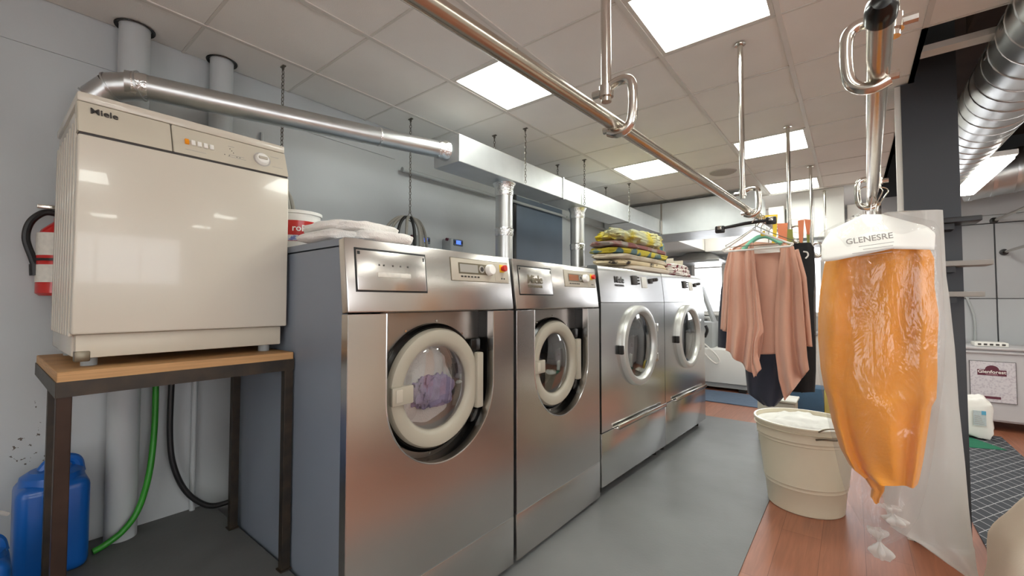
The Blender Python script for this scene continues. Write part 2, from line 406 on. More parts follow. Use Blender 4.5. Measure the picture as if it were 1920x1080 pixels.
fill_window('added_window_3', 'x', XR, -1.4, 1.6, .8, 2.3, 3)  # added window beside the camera, daylight to lift the ceiling
struct(B().box(XW, .4, YN-.1, YN, 0, 3.3).box(3.6, XR, YN-.1, YN, 0, 3.3).box(.4, 3.6, YN-.1, YN, 0, .6).box(.4, 3.6, YN-.1, YN, 2.4, 3.3).obj('wall_near', MATS['wall_warm'], smooth=False))
fill_window('added_window_4', 'y', YN-.05, .4, 3.6, .6, 2.4, 4)  # added window behind the camera, daylight for the near side
# far wall with a window opening
WX0, WX1, WZ0, WZ1 = -2.20, -1.72, 1.16, 2.08
WB0, WB1, WZ2 = -1.45, .22, 2.25
wf = struct(B().box(XW, WX0, YF, YF+.1, 0, 3.3).box(WX1, WB0, YF, YF+.1, 0, 3.3).box(WB1, .30, YF, YF+.1, 0, 3.3).box(WB0, WB1, YF, YF+.1, 0, WZ0).box(WB0, WB1, YF, YF+.1, WZ2, 3.3).box(WX0, WX1, YF, YF+.1, 0, WZ0).box(WX0, WX1, YF, YF+.1, WZ1, 3.3).obj('wall_far', MATS['wall_grey'], smooth=False))
win = struct(B().box(WX0-.03, WX0+.02, YF-.03, YF+.06, WZ0-.03, WZ1+.03).box(WX1-.02, WX1+.03, YF-.03, YF+.06, WZ0-.03, WZ1+.03).box(WX0, WX1, YF-.03, YF+.06, WZ0-.03, WZ0+.02).box(WX0, WX1, YF-.03, YF+.06, WZ1-.02, WZ1+.03).obj('window_1', MATS['white_metal'], smooth=False))
B().box(WX0, WX1, YF-.02, YF+.05, 1.93, 1.955).obj('mullion', MATS['white_metal'], win)
B().box(WX0+.01, WX1-.01, YF+.02, YF+.026, WZ0+.01, 1.935).obj('pane', MATS['window_glass'], win)
B().box(WX0+.01, WX1-.01, YF+.02, YF+.026, 1.95, WZ1-.01).obj('pane', MATS['window_glass'], win)
B().box(WX0-.06, WX1+.06, YF-.12, YF+.0, WZ0-.05, WZ0-.02).obj('window_sill', MATS['white_metal'], win)
fill_window('added_window_2', 'y', YF, WB0, WB1, WZ0, WZ2, 3)  # added window hidden by the clothes, a bright reflection for the dryers
# grey panelled wall at the far right
YP = 7.15
PX0, PX1, PZ0, PZ1 = .56, .98, 1.42, 2.20                 # opening for an added window, unseen behind the dark column
wp = struct(B().box(.30, PX0, YP+.02, YP+.10, 0, 3.3).box(PX1, XR, YP+.02, YP+.10, 0, 3.3).box(PX0, PX1, YP+.02, YP+.10, 0, PZ0).box(PX0, PX1, YP+.02, YP+.10, PZ1, 3.3).box(.30, .38, YP+.1, YF+.1, 0, 3.3).obj('wall_panelled', MATS['column_dark'], smooth=False))
for x0, x1 in ((.32, 1.272), (1.284, 2.5), (2.512, XR)):
    B().box(x0, x1, YP, YP+.03, 0, 1.372, .003).obj('wall_board', MATS['wall_panel'], wp)
    for a0, a1 in (((x0, PX0-.03), (PX1+.03, x1)) if x0 < .5 else ((x0, x1),)):
        B().box(a0, a1, YP, YP+.03, 1.380, 2.225, .003).obj('wall_board', MATS['wall_panel'], wp)
B().box(.32, XR, YP-.012, YP+.03, 2.235, 2.32, .003).obj('wall_rail', MATS['wall_panel'], wp)
B().box(.32, XR, YP-.004, YP+.03, 2.325, 2.66, .003).obj('wall_board', MATS['wall_panel'], wp)
fill_window('added_window_5', 'y', YP+.01, PX0, PX1, PZ0, PZ1, 1)  # added so the near dryer's fascia reflects white
# dark column with a pale corner strip
KY = 3.30
cz = struct(B().box(.246, .472, KY, KY+.26, 0, 2.590).obj('column', MATS['column_dark'], smooth=False))
B().box(.305, .472, KY, KY+.26, 2.590, 3.19).obj('column_head', MATS['column_dark'], cz, smooth=False)
B().box(.220, .246, KY+.01, KY+.05, 0, 2.590).obj('corner_strip', MATS['grid_white'], cz)
# suspended ceiling: tiles and grid are parts
TS = .515
ys = [2.165+TS*k for k in range(-10, 8)]      # the tiles stop short of the far wall
xs = [XW, -2.285, -1.77, -1.255, -.74, -.225, .29, .805, 1.32, 1.835, 2.35, 2.865, 3.38, 3.895, XR]
LIGHTS = [(-.74, 1.65), (-1.77, 1.65), (-.74, 3.71), (-1.77, 3.71), (-.74, 5.255), (.29, -.41), (-.74, -1.955), (.805, -1.955), (1.32, 1.65), (2.865, -.41), (2.865, 1.65), (1.835, 3.71), (2.865, 3.71), (2.865, 5.255)]
SPEAKER = (-.953, 4.475)
ceil = struct(B().box(XW, XR, YN, YF+.1, 3.2, 3.3).obj('ceiling', MATS['attic'], smooth=False))
def cell(lst, v): return min(range(len(lst)), key=lambda i: abs(lst[i]-v))
lset = {(cell(xs, a), cell(ys, b)) for a, b in LIGHTS}
tile_me = {}
for i in range(len(xs)-1):
    for j in range(len(ys)-1):
        if (i, j) in lset: continue
        if .2 < xs[i] < 1.8 and ys[j] > 2.6: continue            # open ceiling on the right
        w, d = xs[i+1]-xs[i], ys[j+1]-ys[j]
        key = (round(w, 3), round(d, 3))
        if key not in tile_me:
            o = B().box(-w/2+.004, w/2-.004, -d/2+.004, d/2-.004, 0, .018, .003, 1).obj('ceiling_tile', MATS['ceiling_white'], ceil, smooth=False, world=False)
            tile_me[key] = o.data
        else:
            o = bpy.data.objects.new('ceiling_tile', tile_me[key]); COL.objects.link(o); o.parent = ceil
        o.location = Vector((xs[i]+w/2, ys[j]+d/2, CZ+random.uniform(-.0008, .0012)))-ORG['ceiling']
        o.rotation_euler = (random.uniform(-.0015, .0015), random.uniform(-.0015, .0015), 0)
for x in xs[1:-1]:
    y1 = 2.68 if .3 < x < 1.8 else ys[-1]
    B().box(x-.011, x+.011, ys[0], y1, CZ-.005, CZ+.03).obj('grid_runner', MATS['grid_white'], ceil, smooth=False)
for y in ys:
    for x0, x1 in (((XW, XR),) if y < 2.7 else ((XW, .30), (1.835, XR))):
        B().box(x0, x1, y-.006, y+.006, CZ-.003, CZ+.03).obj('grid_runner', MATS['grid_white'], ceil, smooth=False)
B().box(.279, .301, 2.68, ys[-1], CZ-.005, CZ+.6).obj('bulkhead', MATS['grid_white'], ceil, smooth=False)
B().box(XW, .30, ys[-1], ys[-1]+.02, CZ-.01, 3.2).obj('bulkhead', MATS['grid_white'], ceil, smooth=False)
B().box(1.825, 1.845, 2.68, ys[-1], CZ-.005, 3.2).obj('bulkhead', MATS['grid_white'], ceil, smooth=False)
B().box(1.835, XR, ys[-1], YP, CZ, CZ+.02).obj('ceiling_strip', MATS['ceiling_white'], ceil, smooth=False)
B().box(XW, .29, ys[-1]+.02, YF, 2.72, 2.74).obj('ceiling_strip', MATS['ceiling_white'], ceil, smooth=False)
B().box(.30, .78, 2.92, 3.0, CZ-.01, CZ+.02).obj('grid_runner', MATS['grid_white'], ceil, smooth=False)
B().box(.455, .47, 2.70, 2.92, CZ+.02, CZ+.30).obj('joist', MATS['attic'], ceil, smooth=False)
# ceiling light panels; the ones out of view are added to brighten the room
LAB = {(-.74, 1.65): 'square ceiling light panel at the top edge of the photo', (-1.77, 1.65): 'square ceiling light panel left of the garment rail above the washers',
       (-.74, 3.71): 'square ceiling light panel crossed by a steel hanging post', (-1.77, 3.71): 'square ceiling light panel above the stacked cloths, beside the duct',
       (-.74, 5.255): 'farthest square ceiling light panel, next to the white wall boxes'}
for a, b in LIGHTS:
    i, j = cell(xs, a), cell(ys, b); x0, x1, y0, y1 = xs[i]+.012, xs[i+1]-.012, ys[j]+.008, ys[j+1]-.008
    t = thing('ceiling_light', LAB.get((a, b)) or 'added ceiling light panel out of view, '+{-.74: 'over the aisle', .805: 'by the shop front', .29: 'behind the second rail', 1.32: 'in the middle of the shop', 1.835: 'past the spiral duct', 2.865: 'by the right wall'}[a]+{-1.955: ' well behind the camera', -.41: ' behind the camera', 1.65: ' beside the camera', 3.71: ' halfway back', 5.255: ' near the panelled wall'}[b], 'ceiling light', ((x0+x1)/2, (y0+y1)/2, CZ), group='square ceiling light panels')
    f = .018
    B().box(x0, x0+f, y0, y1, CZ-.002, CZ+.03).box(x1-f, x1, y0, y1, CZ-.002, CZ+.03).box(x0+f, x1-f, y0, y0+f, CZ-.002, CZ+.03).box(x0+f, x1-f, y1-f, y1, CZ-.002, CZ+.03).obj('frame', MATS['grid_white'], t, smooth=False)
    B().box(x0+f, x1-f, y0+f, y1-f, CZ+.008, CZ+.014).obj('diffuser', MATS['light_panel'], t, smooth=False)
t = thing('ceiling_speaker', 'round grey speaker grille in a ceiling tile', 'speaker', (*SPEAKER, CZ-.012))
B().lathe([(.0005, -.003), (.10, -.003), (.108, .006), (.108, .012)], (*SPEAKER, CZ-.012), seg=32).obj('grille', mat('grille', (176, 170, 160), .7, var=.1, vscale=90), t)
B().lathe([(.108, .012), (.118, .004), (.122, .011)], (*SPEAKER, CZ-.012), seg=32).obj('rim', MATS['grid_white'], t)

# ------------------------------------------------------------------ pipes and ducts on the left
def wall_pipe(y, r, z0, label, extra=None):
    x = XW+r+.012
    t = thing('wall_pipe', label, 'pipe', (x, y, z0))
    B().cyl((x, y, z0), (x, y, CZ), r, 28).obj('pipe', MATS['wall_grey'], t)
    B().lathe([(r+.002, 0), (r+.016, -.004), (r+.018, .0), (r+.002, .004)], (x, y, CZ-.004), seg=28).obj('ceiling_collar', MATS['gloss_black'], t)
    if extra: B().lathe([(r+.001, 0), (r+.006, .01), (r+.001, .02), (r+.006, .03), (r+.001, .04), (r+.006, .05), (r+.001, .06)], (x, y, extra), seg=28).obj('flexible_joint', MATS['galv'], t)
    return t
wall_pipe(.425, .056, .30, 'thick grey painted pipe running from ceiling to floor behind the white dryer')
wall_pipe(.772, .052, 1.9, 'shorter grey painted pipe beside the first chain above the white dryer', 2.03)
tag(B().cyl((XW+.018, .70, .30), (XW+.018, .70, 1.95), .012, 10).obj('conduit', MATS['wall_grey']), 'thin grey conduit on the wall under the steel table', 'pipe')
tag(B().cyl((XW+.014, .99, 1.6), (XW+.014, .99, 2.30), .009, 8).obj('conduit', MATS['wall_grey']), 'thin grey conduit on the wall right of the white dryer', 'pipe')
# round exhaust pipe from the dryer to the box duct
A0 = Vector((-2.30, .356, 2.232)); A1 = Vector((-1.95, 1.815, 2.277)); dr = (A1-A0).normalized()
t = thing('exhaust_pipe', 'round galvanised exhaust pipe from the white dryer to the box duct', 'duct', (-2.3, .3, 1.97))
B().cyl(A0, A1, .05, 28).obj('pipe', MATS['galv'], t)
elb = [Vector((-2.402, .268, 1.93)), Vector((-2.40, .270, 2.09)), Vector((-2.385, .285, 2.165)), Vector((-2.345, .325, 2.215)), A0+dr*.05]
for i in range(4):
    a, b = elb[i], elb[i+1]
    B().tube([a-(b-a)*.04, b], [.056, .054], 24, cap=False).obj('elbow_segment', MATS['galv'], t)
for i in range(1, 5):
    q = elb[i]; d = (elb[min(i+1, 4)]-elb[i-1]).normalized()
    B().tube([q-d*.004, q+d*.004], .059, 24).obj('elbow_bead', MATS['galv'], t)
for k, w in ((.03, .05), (.705, .012), (1.0, 0)):
    q = A0.lerp(A1, k)
    if w: B().tube([q-dr*w/2, q-dr*w/4, q, q+dr*w/4, q+dr*w/2], [.0515, .0535, .0525, .0535, .0515], 24).obj('tape_band', MATS['foil'], t)
q = A0.lerp(A1, .985)
B().tube([q-dr*.06, q-dr*.045, q-dr*.03, q-dr*.012, q+dr*.01, q+dr*.014], [.051, .055, .054, .062, .064, .05], 24).obj('foil_collar', MATS['foil'], t)
# rectangular duct on chains
t = thing('box_duct', 'long rectangular galvanised duct hung on chains above the washers', 'duct', (-1.955, 3.5, 2.19))
DX0, DX1, DZ0, DZ1 = -2.07, -1.84, 2.19, 2.36
sec = [(1.80, 2.985), (2.995, 4.30), (4.31, 5.26)]
for y0, y1 in sec: B().box(DX0, DX1, y0, y1, DZ0, DZ1, .004).obj('duct_section', MATS['galv_box'], t, smooth=False)
for y in (2.99, 4.305): B().box(DX0-.008, DX1+.008, y-.007, y+.007, DZ0-.008, DZ1+.008, .002).obj('flange', MATS['galv'], t, smooth=False)
for n, (y, x, r, lab) in enumerate(((2.36, -1.95, .063, 'vertical silver riser pipe behind the first washer, with foil tape joints'), (3.41, -1.95, .063, 'vertical silver riser pipe behind the second washer, beside the dark wall panel'))):
    t = thing('riser_pipe', lab, 'duct', (x, y, 1.56), group='riser pipes under the box duct')
    B().cyl((x, y, 1.5935 if n else 1.567), (x, y, 2.19), r, 26).obj('pipe', MATS['galv'], t)
    zt = 1.84
    B().tube([(x, y, zt-.03), (x, y, zt-.015), (x, y, zt), (x, y, zt+.02), (x, y, zt+.03)], [r+.001, r+.005, r+.004, r+.007, r+.001], 26).obj('tape_band', MATS['foil'], t)
    B().tube([(x, y, 2.10), (x, y, 2.12), (x, y, 2.15), (x, y, 2.175), (x, y, 2.19)], [r+.001, r+.006, r+.004, r+.012, r+.022], 26).obj('foil_collar', MATS['foil'], t)
# chains
def chain(x, y, z0, z1, label, hook=True):
    t = thing('hanging_chain', label, 'chain', (x, y, z0))
    b = B(); n = int((z1-z0)/.021); 
    for k in range(n):
        z = z1-.012-k*.021; M = Matrix.Translation((x, y, z)) @ Matrix.Rotation((k % 2)*math.pi/2+.4, 4, 'Z')
        pts = [(math.cos(a)*.0065, 0, math.sin(a)*.0125) for a in [2*math.pi*i/10 for i in range(10)]]
        b.tube([Vector(p) for p in pts], .0024, 5, closed=True, M=M)
    b.obj('chain_links', MATS['steel_link'], t)
    B().box(x-.018, x+.018, y-.008, y+.008, z1-.006, z1, .001).cyl((x, y, z1-.02), (x, y, z1-.004), .004, 8).obj('ceiling_clip', MATS['steel_link'], t)
    return t
chain(-2.348, .99, 1.75, 2.597, 'long chain hanging just right of the white dryer')
chain(-2.346, 1.83, 1.93, 2.597, 'long chain holding up the bundle of grey cables')
for x, y, lab in ((-2.086, 2.408, 'short rear chain at the near end of the box duct'), (-1.825, 2.448, 'front chain at the near end of the box duct'), (-2.086, 3.293, 'rear chain at the middle of the box duct'), (-1.825, 3.32, 'front chain beside the second riser pipe'), (-2.086, 4.274, 'rear chain at the far end of the box duct'), (-1.825, 4.29, 'front chain at the far end of the box duct')):
    chain(x, y, 2.19 if x > -2 else 2.36, 2.597, lab)
# rods on the wall, dark panel
tag(B().cyl((XW+.05, 1.935, 2.315), (XW+.05, 3.0, 2.318), .016, 14).cyl((XW+.05, 1.93, 2.315), (XW+.05, 1.95, 2.315), .018, 14).obj('wall_rod', MATS['grey_plastic']), 'grey rod mounted high on the wall left of the riser pipe', 'pipe')
tag(B().cyl((XW+.05, 3.05, 2.325), (XW+.05, 4.22, 2.325), .014, 12).obj('wall_rod', MATS['grey_plastic']), 'grey rod along the top of the dark wall panel', 'pipe')
tag(B().cyl((XW+.05, 4.25, 2.325), (XW+.05, 7.2, 2.28), .012, 12).obj('wall_rod', MATS['grey_plastic']), 'grey rod on the wall behind the stacked cloths', 'pipe')
t = thing('wall_panel_board', 'dark blue-grey board on the wall between the two riser pipes', 'wall panel', (XW+.02, 3.75, 1.2))
B().box(XW, XW+.025, 3.32, 4.19, 1.2, 2.40).obj('board', MATS['panel_dark'], t, smooth=False)
B().box(XW, XW+.035, 3.28, 3.32, 1.2, 2.42).obj('frame_edge', MATS['gloss_black'], t, smooth=False)

# ------------------------------------------------------------------ washers
def arch_pts(y0, y1, zc, ztop, n=28):
    yc, r = (y0+y1)/2, (y1-y0)/2
    return [(y0, ztop)]+[(yc-r*math.cos(math.pi*i/n), zc-r*math.sin(math.pi*i/n)) for i in range(n+1)]+[(y1, ztop)]
def washer(label, y0, kind):
    W = .912; T = thing('washing_machine', label, 'washing machine', (-1.35, y0, 0))
    P = lambda b, name, m, par=T, **k: b.obj(name, MATS[m], par, world=False, **k)
    P(B().box(-.95, -.04, 0, .02, .025, 1.535).box(-.95, -.04, W-.02, W, .025, 1.535).box(-.95, -.93, .02, W-.02, .025, 1.535).box(-.93, -.04, .02, W-.02, .025, .06), 'body', 'side_blue', smooth=False)
    P(B().box(-.955, -.04, -.001, W+.001, 1.54, 1.566, .002), 'top_panel', 'side_blue', smooth=False)
    FT = Matrix.Translation((0, 0, 1.302)) @ Matrix.Rotation(-.115, 4, 'Y') @ Matrix.Translation((0, 0, -1.302))
    P(B().box(-.042, 0, -.002, W+.002, 1.302, 1.57, .006, M=FT), 'control_fascia', 'steel')
    ap = arch_pts(.155, .757, .972, 1.296)
    P(B().prism([(-.002, 1.296), (-.002, .268), (W+.002, .268), (W+.002, 1.296)]+ap[::-1], 'x', -.042, 0, .002), 'front_panel', 'steel')
    P(B().box(-.042, 0, -.002, W+.002, .03, .262, .003), 'plinth', 'steel')
    P(B().box(-.03, -.001, 0, W, .261, .2685), 'seam_trim', 'steel_bright', smooth=False)
    pl = [Vector((-.0005, a, b)) for a, b in ap]
    P(B().tube(pl, .0032, 6), 'arch_trim', 'steel_bright')
    b = B()                                                 # dark side wall of the recess
    V0 = [b.bm.verts.new((-.042, a, c)) for a, c in ap]; V1 = [b.bm.verts.new((-.105, a, c)) for a, c in ap]
    for i in range(len(ap)-1): b.bm.faces.new((V0[i], V0[i+1], V1[i+1], V1[i]))
    P(b, 'recess_wall', 'gloss_black')
    P(B().box(-.105, -.042, .155, .757, 1.296, 1.30), 'recess_top', 'gloss_black', smooth=False)
    yc, zc = .456, .972
    b = B(); n = 72; O = []; I = []                         # flat plate with round opening
    for k in range(n):
        a = 2*math.pi*k/n; u, v = math.cos(a), math.sin(a)
        if v <= 0: r = .301
        else:
            r = min(.301/abs(u) if abs(u) > 1e-6 else 9, .324/v)
        O.append(b.bm.verts.new((-.1, yc+u*r, zc+v*r))); I.append(b.bm.verts.new((-.1, yc+u*.2, zc+v*.2)))
    for k in range(n): b.bm.faces.new((O[k], O[(k+1) % n], I[(k+1) % n], I[k]))
    for cy, cz_ in ((.155, 1.296), (.757, 1.296)):
        kk = min(range(n), key=lambda i: (O[i].co.y-cy)**2+(O[i].co.z-cz_)**2); O[kk].co = Vector((-.1, cy, cz_))
    P(b, 'recess_plate', 'steel_dark', smooth=False)
    P(B().lathe([(.252, -.098), (.276, -.098), (.274, -.082), (.262, -.07), (.252, -.074)], (0, yc, zc), 'x', 64, closed=True), 'gasket', 'gloss_black')
    door = P(B().lathe([(.180, -.098), (.254, -.098), (.254, -.062), (.246, -.049), (.232, -.044), (.200, -.046), (.186, -.054), (.178, -.07)], (0, yc, zc), 'x', 72, closed=True), 'door_ring', 'ring_grey')
    P(B().lathe([(.178, -.07), (.172, -.10), (.165, -.13), (.158, -.17)], (0, yc, zc), 'x', 64), 'inner_ring', 'steel_dark', door)
    P(B().lathe([(.176, -.068), (.15, -.061), (.10, -.055), (.05, -.052), (.0006, -.051)], (0, yc, zc), 'x', 56), 'glass', 'glass', door)
    P(B().box(-.052, -.03, yc-.252, yc-.150, zc-.036, zc+.036, .005), 'latch', 'ring_grey', door)
    P(B().box(-.031, -.027, yc-.236, yc-.205, zc-.024, zc+.026, .002), 'latch_button', 'panel_beige', door)
    P(B().box(-.06, -.030, yc+.222, yc+.265, zc-.13, zc+.13, .007), 'hinge_bar', 'ring_grey', door)
    for dz in (-.165, .165): P(B().box(-.098, -.052, yc+.20, yc+.268, zc+dz-.03, zc+dz+.03, .008), 'hinge_block', 'gloss_black', door)
    for a in (50, 85, 120, 188, 235, 268, 305):
        r = .285; a = math.radians(a)
        P(B().cyl((-.1, yc+r*math.cos(a), zc+r*math.sin(a)), (-.094, yc+r*math.cos(a), zc+r*math.sin(a)), .005, 10), 'screw', 'chrome')
    P(B().lathe([(.20, -.10), (.235, -.14), (.33, -.17), (.34, -.60), (.0006, -.61)], (0, yc, zc), 'x', 48), 'drum', 'steel_dark')
    for k in range(3):
        a = 2*math.pi*k/3+.5
        P(B().box(-.58, -.2, -.02, .02, .28, .34, .008, M=Matrix.Translation((0, yc, zc)) @ Matrix.Rotation(a, 4, 'X')), 'drum_rib', 'steel_dark')
    # detergent flap
    P(B().box(-.002, .0015, .032, .355, 1.376, 1.536, .001, M=FT), 'flap_gasket', 'rubber')
    fl = P(B().box(0, .004, .038, .349, 1.382, 1.528, .002, M=FT), 'detergent_flap', 'steel')
    P(B().box(.003, .0052, .042, .052, 1.512, 1.523, M=FT), 'flap_hole', 'rubber', fl, smooth=False)
    P(B().box(.003, .0052, .340, .343, 1.505, 1.52, M=FT), 'flap_hole', 'rubber', fl, smooth=False)
    if kind == 1:
        P(B().box(.003, .006, .122, .272, 1.432, 1.450, .001, M=FT), 'name_strip', 'label_white', fl)
        for yy in (.13, .15, .19, .225, .26): P(B().box(.003, .0048, yy-.003, yy+.003, 1.474, 1.480, M=FT), 'badge_hole', 'dark_ink', fl, smooth=False)
    else:
        text('lettering', 'Miele', .066, FT @ face_x((.0045, .18, 1.462)), MATS['tin_dark'], fl, ext=.002)
        text('lettering', 'PROFESSIONAL', .020, FT @ face_x((.0045, .18, 1.424)), MATS['tin_dark'], fl, ext=.001)
    # control panel
    P(B().box(-.001, .0012, .493, .892, 1.434, 1.5395, M=FT), 'panel_outline', 'tin_dark', smooth=False)
    cp = P(B().box(0, .003, .496, .890, 1.436, 1.537, .001, M=FT), 'control_panel', 'panel_beige')
    P(B().box(.002, .0042, .540, .765, 1.468, 1.518, M=FT), 'display_bezel', 'tin_dark', cp, smooth=False)
    P(B().box(.003, .005, .548, .665, 1.475, 1.512, M=FT), 'display', 'display_grey' if kind == 1 else 'display_amber', cp, smooth=False)
    P(B().lathe([(.0006, .006), (.017, .006), (.019, .003)], (0, .692, 1.494), 'x', 20, M=FT), 'selector_ring', 'display_grey', cp)
    P(B().lathe([(.0006, .0068), (.011, .0068), (.012, .003)], (0, .692, 1.494), 'x', 20, M=FT), 'selector_centre', 'dark_ink', cp)
    P(B().lathe([(.0006, .03), (.022, .03), (.025, .026), (.027, .003)], (0, .742, 1.493), 'x', 28, M=FT), 'knob', 'white_plastic', cp)
    for k in range(6): P(B().box(.002, .006, .552+k*.0215, .564+k*.0215, 1.452, 1.459, .001, M=FT), 'button', 'dark_ink', cp)
    P(B().box(.002, .0045, .785, .882, 1.442, 1.530, .001, M=FT), 'stop_plate', 'panel_beige', cp)
    P(B().box(.003, .007, .822, .858, 1.487, 1.526, .002, M=FT), 'stop_base', 'yellow_plastic', cp)
    P(B().lathe([(.0006, .03), (.014, .03), (.0165, .026), (.0165, .018), (.012, .016), (.012, .004)], (0, .842, 1.506), 'x', 24, M=FT), 'stop_button', 'red_plastic', cp)
    for k in range(2): P(B().box(.003, .0055, .83+k*.018, .839+k*.018, 1.452, 1.459, M=FT), 'mark', 'dark_ink', cp, smooth=False)
    for fy in (.07, W-.07):
        for fx in (-.08, -.85): P(B().cyl((fx, fy, 0), (fx, fy, .03), .025, 14), 'foot', 'rubber')
    return T
washer('stainless front-loading washer nearest the camera, full of lilac and white laundry', .797, 1)
washer('second stainless front-loading washer with an amber display and an empty drum', 1.738, 2)
for nm, m, c, s_, sd, lab in (('laundry_load', 'wet_white', (-1.60, 1.253, .66), (.24, .60, .62), 3, 'crumpled white laundry behind the glass of the first washer'), ('laundry_load', 'lilac', (-1.474, 1.275, .875), (.09, .24, .14), 5, 'lilac laundry pressed to the glass of the first washer')):
    tag(B().blob(c, *s_, e=.8, amp=.2, freq=2.6, nu=64, nv=44, seed=sd).obj(nm, MATS[m]), lab, 'laundry')

# ------------------------------------------------------------------ tumble dryers (tall)
DA = math.radians(2.2)
def dryer(label, s0, logo):
    W = 1.135; T = thing('tumble_dryer', label, 'tumble dryer', (-1.35+math.sin(DA)*s0, 2.678+math.cos(DA)*s0, 0), -DA)
    P = lambda b, name, m, par=T, **k: b.obj(name, MATS[m], par, world=False, **k)
    P(B().box(-.86, -.05, 0, .02, .075, 1.56).box(-.86, -.05, W-.02, W, .075, 1.56).box(-.86, -.84, .02, W-.02, .075, 1.56).box(-.84, -.05, .02, W-.02, .075, .10), 'body', 'steel', smooth=False)
    P(B().box(-.862, -.112, 0, W, 1.562, 1.592, .003), 'top_panel', 'steel', smooth=False)
    prof = [(0, 1.338), (-.001, 1.345)]+[(-.001-.020*f-.006*f*f, 1.345+.240*f) for f in [k/8 for k in range(1, 9)]]+[(-.032, 1.594), (-.046, 1.599), (-.11, 1.599), (-.11, 1.338)]
    P(B().prism(prof, 'y', 0, W, .004), 'control_fascia', 'steel_bright')
    FT = Matrix.Translation((.0, 0, 1.338)) @ Matrix.Rotation(-.10, 4, 'Y') @ Matrix.Translation((.002, 0, -1.338))
    yc, zc, R = .59, 1.0, .262
    b = B(); n = 96; F0 = []; F1 = []; I0 = []; I1 = []
    y0, y1, z0, z1 = 0, W, .446, 1.334
    angs = sorted([2*math.pi*k/n for k in range(n)]+[math.atan2(c-zc, a-yc) % (2*math.pi) for a in (y0, y1) for c in (z0, z1)])
    for a in angs:
        u, v = math.cos(a), math.sin(a); q = 9
        if u > 1e-9: q = min(q, (y1-yc)/u)
        if u < -1e-9: q = min(q, (y0-yc)/u)
        if v > 1e-9: q = min(q, (z1-zc)/v)
        if v < -1e-9: q = min(q, (z0-zc)/v)
        F0.append(b.bm.verts.new((0, yc+u*q, zc+v*q))); F1.append(b.bm.verts.new((-.05, yc+u*q, zc+v*q))); I0.append(b.bm.verts.new((0, yc+u*R, zc+v*R))); I1.append(b.bm.verts.new((-.05, yc+u*R, zc+v*R)))
    m_ = len(angs)
    for k in range(m_):
        j = (k+1) % m_
        b.bm.faces.new((F0[k], F0[j], I0[j], I0[k])); b.bm.faces.new((F0[k], F1[k], F1[j], F0[j])); b.bm.faces.new((I0[k], I0[j], I1[j], I1[k])); b.bm.faces.new((F1[k], I1[k], I1[j], F1[j]))
    P(b, 'front_panel', 'steel_bright', angle=.4)
    P(B().box(-.05, 0, 0, W, .075, .438, .004), 'lint_drawer', 'steel_bright')
    P(B().box(-.03, -.003, .003, W-.003, .437, .447), 'seam_trim', 'rubber', smooth=False)
    h = P(B().box(0, .03, .20, W-.04, .428, .44, .003).box(.02, .03, .20, W-.04, .428, .462, .003), 'drawer_handle', 'chrome')
    door = P(B().lathe([(.256, .0), (.312, .0), (.312, .022), (.305, .034), (.285, .042), (.262, .038), (.246, .02), (.240, -.02), (.248, -.03)], (0, yc, zc), 'x', 72, closed=True), 'door_ring', 'ring_silver')
    P(B().lathe([(.244, .010), (.2, .016), (.1, .021), (.0006, .023)], (0, yc, zc), 'x', 56), 'glass', 'glass', door)
    P(B().lathe([(.246, .004), (.236, .004), (.232, -.03), (.246, -.03)], (0, yc, zc), 'x', 56, closed=True), 'glass_gasket', 'rubber', door)
    P(B().box(0, .028, yc+.285, yc+.345, zc-.16, zc-.09, .006).box(0, .028, yc+.285, yc+.345, zc+.09, zc+.16, .006).box(.004, .02, yc+.318, yc+.338, zc-.12, zc+.12, .004), 'hinge', 'chrome', door)
    P(B().box(.0, .03, yc-.335, yc-.298, zc-.045, zc+.02, .005), 'door_pull', 'rubber', door)
    P(B().lathe([(.262, -.05), (.30, -.08), (.47, -.10), (.47, -.74), (.0006, -.75)], (0, yc, zc-.02), 'x', 48, sx=.95, sy=.95), 'drum', 'galv')
    for k in range(3):
        a = 2*math.pi*k/3+.9
        P(B().box(-.7, -.15, -.02, .02, .36, .44, .01, M=Matrix.Translation((0, yc, zc-.02)) @ Matrix.Rotation(a, 4, 'X')), 'drum_rib', 'galv')
    if logo:
        text('lettering', 'Miele', .07, FT @ face_x((.0012, .305, 1.503)), MATS['dark_ink'], T)
        text('lettering', 'PROFESSIONAL', .0215, FT @ face_x((.0012, .305, 1.462)), MATS['dark_ink'], T)
    P(B().box(-.001, .010, .525, .605, 1.475, 1.548, .003, M=FT), 'display', 'dark_ink')
    for k in range(3): P(B().box(-.001, .008, .618, .650, 1.480+k*.024, 1.494+k*.024, .002, M=FT), 'button', 'dark_ink')
    P(B().box(-.001, .003, .700, .80, 1.455, 1.545, .001, M=FT), 'info_card', 'paper_white')
    P(B().box(-.001, .012, .855, .905, 1.495, 1.535, .003, M=FT), 'coin_slot', 'dark_ink')
    P(B().lathe([(.0006, .03), (.012, .03), (.015, .026), (.016, 0)], (0, .965, 1.53), 'x', 18, M=FT).box(-.001, .012, .93, 1.0, 1.518, 1.542, .003, M=FT), 'switch', 'dark_ink')
    for fy in (.08, W-.08):
        for fx in (-.08, -.78): P(B().cyl((fx, fy, .004), (fx, fy, .078), .026, 14), 'foot', 'rubber')
    return T
dryer('tall stainless tumble dryer next to the washers, with the stacked cloths on top', 0, True)
dryer('tall stainless tumble dryer at the far end of the row', 1.145, False)

